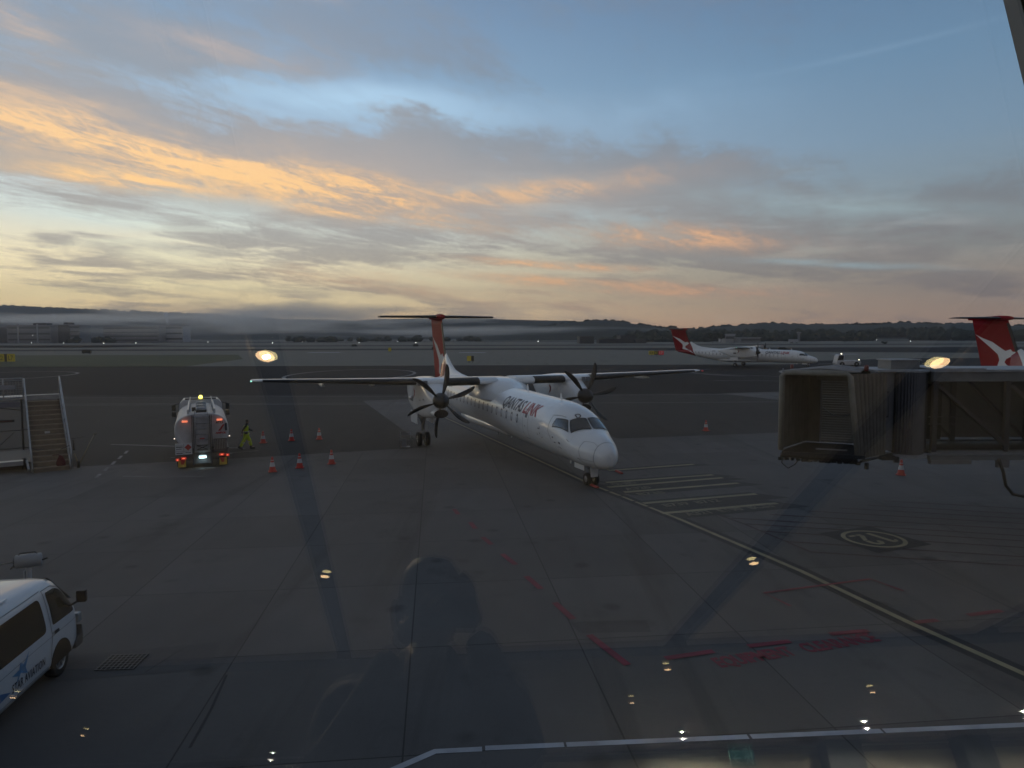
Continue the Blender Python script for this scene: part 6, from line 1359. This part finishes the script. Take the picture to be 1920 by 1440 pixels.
# ------------------------------------------------------------------ mist and haze
def volmat(name, dens, col, soft=None, aniso=.3):
    m = bpy.data.materials.new(name); m.use_nodes = True; n = m.node_tree.nodes; l = m.node_tree.links; n.clear(); o = n.new('ShaderNodeOutputMaterial'); v = n.new('ShaderNodeVolumePrincipled')
    v.inputs['Color'].default_value = (*col, 1); v.inputs['Density'].default_value = dens; v.inputs['Anisotropy'].default_value = aniso; l.new(v.outputs[0], o.inputs['Volume']); return m
def fogmat(name, dens, rx, ry, h):
    m = volmat(name, dens, (.99, .98, .96), aniso=.65); n, l = m.node_tree.nodes, m.node_tree.links; v = [q for q in n if q.type == 'PRINCIPLED_VOLUME'][0]
    tc_ = n.new('ShaderNodeTexCoord'); mp = n.new('ShaderNodeMapping'); mp.inputs['Scale'].default_value = (1/rx, 1/ry, 2/h); l.new(tc_.outputs['Object'], mp.inputs[0])
    ln = n.new('ShaderNodeVectorMath'); ln.operation = 'LENGTH'; l.new(mp.outputs[0], ln.inputs[0])
    no = n.new('ShaderNodeTexNoise'); no.inputs['Scale'].default_value = 1.6; no.inputs['Detail'].default_value = 4; mp2 = n.new('ShaderNodeMapping'); mp2.inputs['Scale'].default_value = (2.2/rx, .7/ry, 2.4/h); l.new(tc_.outputs['Object'], mp2.inputs[0]); l.new(mp2.outputs[0], no.inputs['Vector'])
    a = n.new('ShaderNodeMath'); a.operation = 'MULTIPLY_ADD'; l.new(no.outputs[0], a.inputs[0]); a.inputs[1].default_value = -1.5; a.inputs[2].default_value = .75
    b_ = n.new('ShaderNodeMath'); b_.operation = 'ADD'; l.new(ln.outputs['Value'], b_.inputs[0]); l.new(a.outputs[0], b_.inputs[1])
    mr = n.new('ShaderNodeMapRange'); mr.interpolation_type = 'SMOOTHSTEP'; l.new(b_.outputs[0], mr.inputs[0]); mr.inputs[1].default_value = .15; mr.inputs[2].default_value = .92; mr.inputs[3].default_value = dens*1.9; mr.inputs[4].default_value = 0
    l.new(mr.outputs[0], v.inputs['Density']); return m
def mist(cx, cyy, rx, ry, z0, h, dens, label, name='mist_bank'):
    b = MB(); NU, NV = 40, 12; rg = []
    for j in range(NV+1):
        t_ = pi*j/NV; rg.append([Vector((rx*sin(t_)*cos(2*pi*i/NU)*(1+.15*noise.noise(Vector((cos(2*pi*i/NU)*1.5, sin(2*pi*i/NU)*1.5, cx*.01)))), ry*sin(t_)*sin(2*pi*i/NU), h/2*cos(t_)*(1+.25*noise.noise(Vector((2.5*sin(t_)*cos(2*pi*i/NU), 1.5*sin(2*pi*i/NU), cyy*.01)))))) for i in range(NU)])
    b.loft(rg, cap=False); o = b.build(name, fogmat(name+' air', dens, rx, ry, h), loc=(cx, cyy, z0+h/2)); return tag(o, label, kind='stuff')
def pm(px0, px1, py0, py1, Y, ry, dens, label, name='mist_bank'):
    x0, x1 = (px0-960)/1320*Y, (px1-960)/1320*Y; zt = EYE+(631-py0)/1320*Y; zb = EYE+(631-py1)/1320*Y; mist((x0+x1)/2, Y, (x1-x0)/2, ry, max(zb, .3), zt-max(zb, .3), dens, label, name)
pm(140, 880, 553, 628, 1700, 300, .0036, 'grey fog bank hiding the hill left of the main tail')
pm(-260, 480, 582, 610, 1900, 260, .0028, 'pale band of mist below the left wooded hill')
pm(420, 1300, 606, 634, 1250, 200, .0022, 'thin ground mist in front of the middle hills')
pm(-80, 700, 600, 632, 830, 70, .0018, 'low mist drifting in front of the far office buildings')
pm(600, 1010, 588, 612, 1990, 200, .0020, 'thin mist on the crest behind the main tail')
for px, py0, py1, w_, lb in ((313, 587, 606, 11, 'white steam plume rising from the pale roofed building'), (103, 589, 600, 6, 'small steam plume rising over the office block')):
    Y = 985 if px > 200 else 905; b = MB(); x = (px-960)/1320*Y; zb = EYE+(631-py1)/1320*Y; zt = EYE+(631-py0)/1320*Y
    for i in range(7):
        t_ = i/6; r_ = w_/1320*Y*(.16+.34*t_)*random.uniform(.8, 1.2); c_ = (x+random.uniform(-.4, .4)*r_-t_*1.0, Y+5, zb+(zt-zb)*t_)
        b.lathe([(.01*r_, -r_), (.7*r_, -.7*r_), (r_, 0), (.7*r_, .7*r_), (.01*r_, r_)], c_, 'Z', 10)
    tag(b.build('steam', volmat('steam air', .25 if px > 200 else .2, (.9, .9, .92))), lb, kind='stuff')
b = MB(); b.box((0, 2000, 149), (8000, 4900, 300)); hz = tag(b.build('haze', volmat('haze air', .00016, (.62, .66, .74), aniso=.2)), kind='stuff')
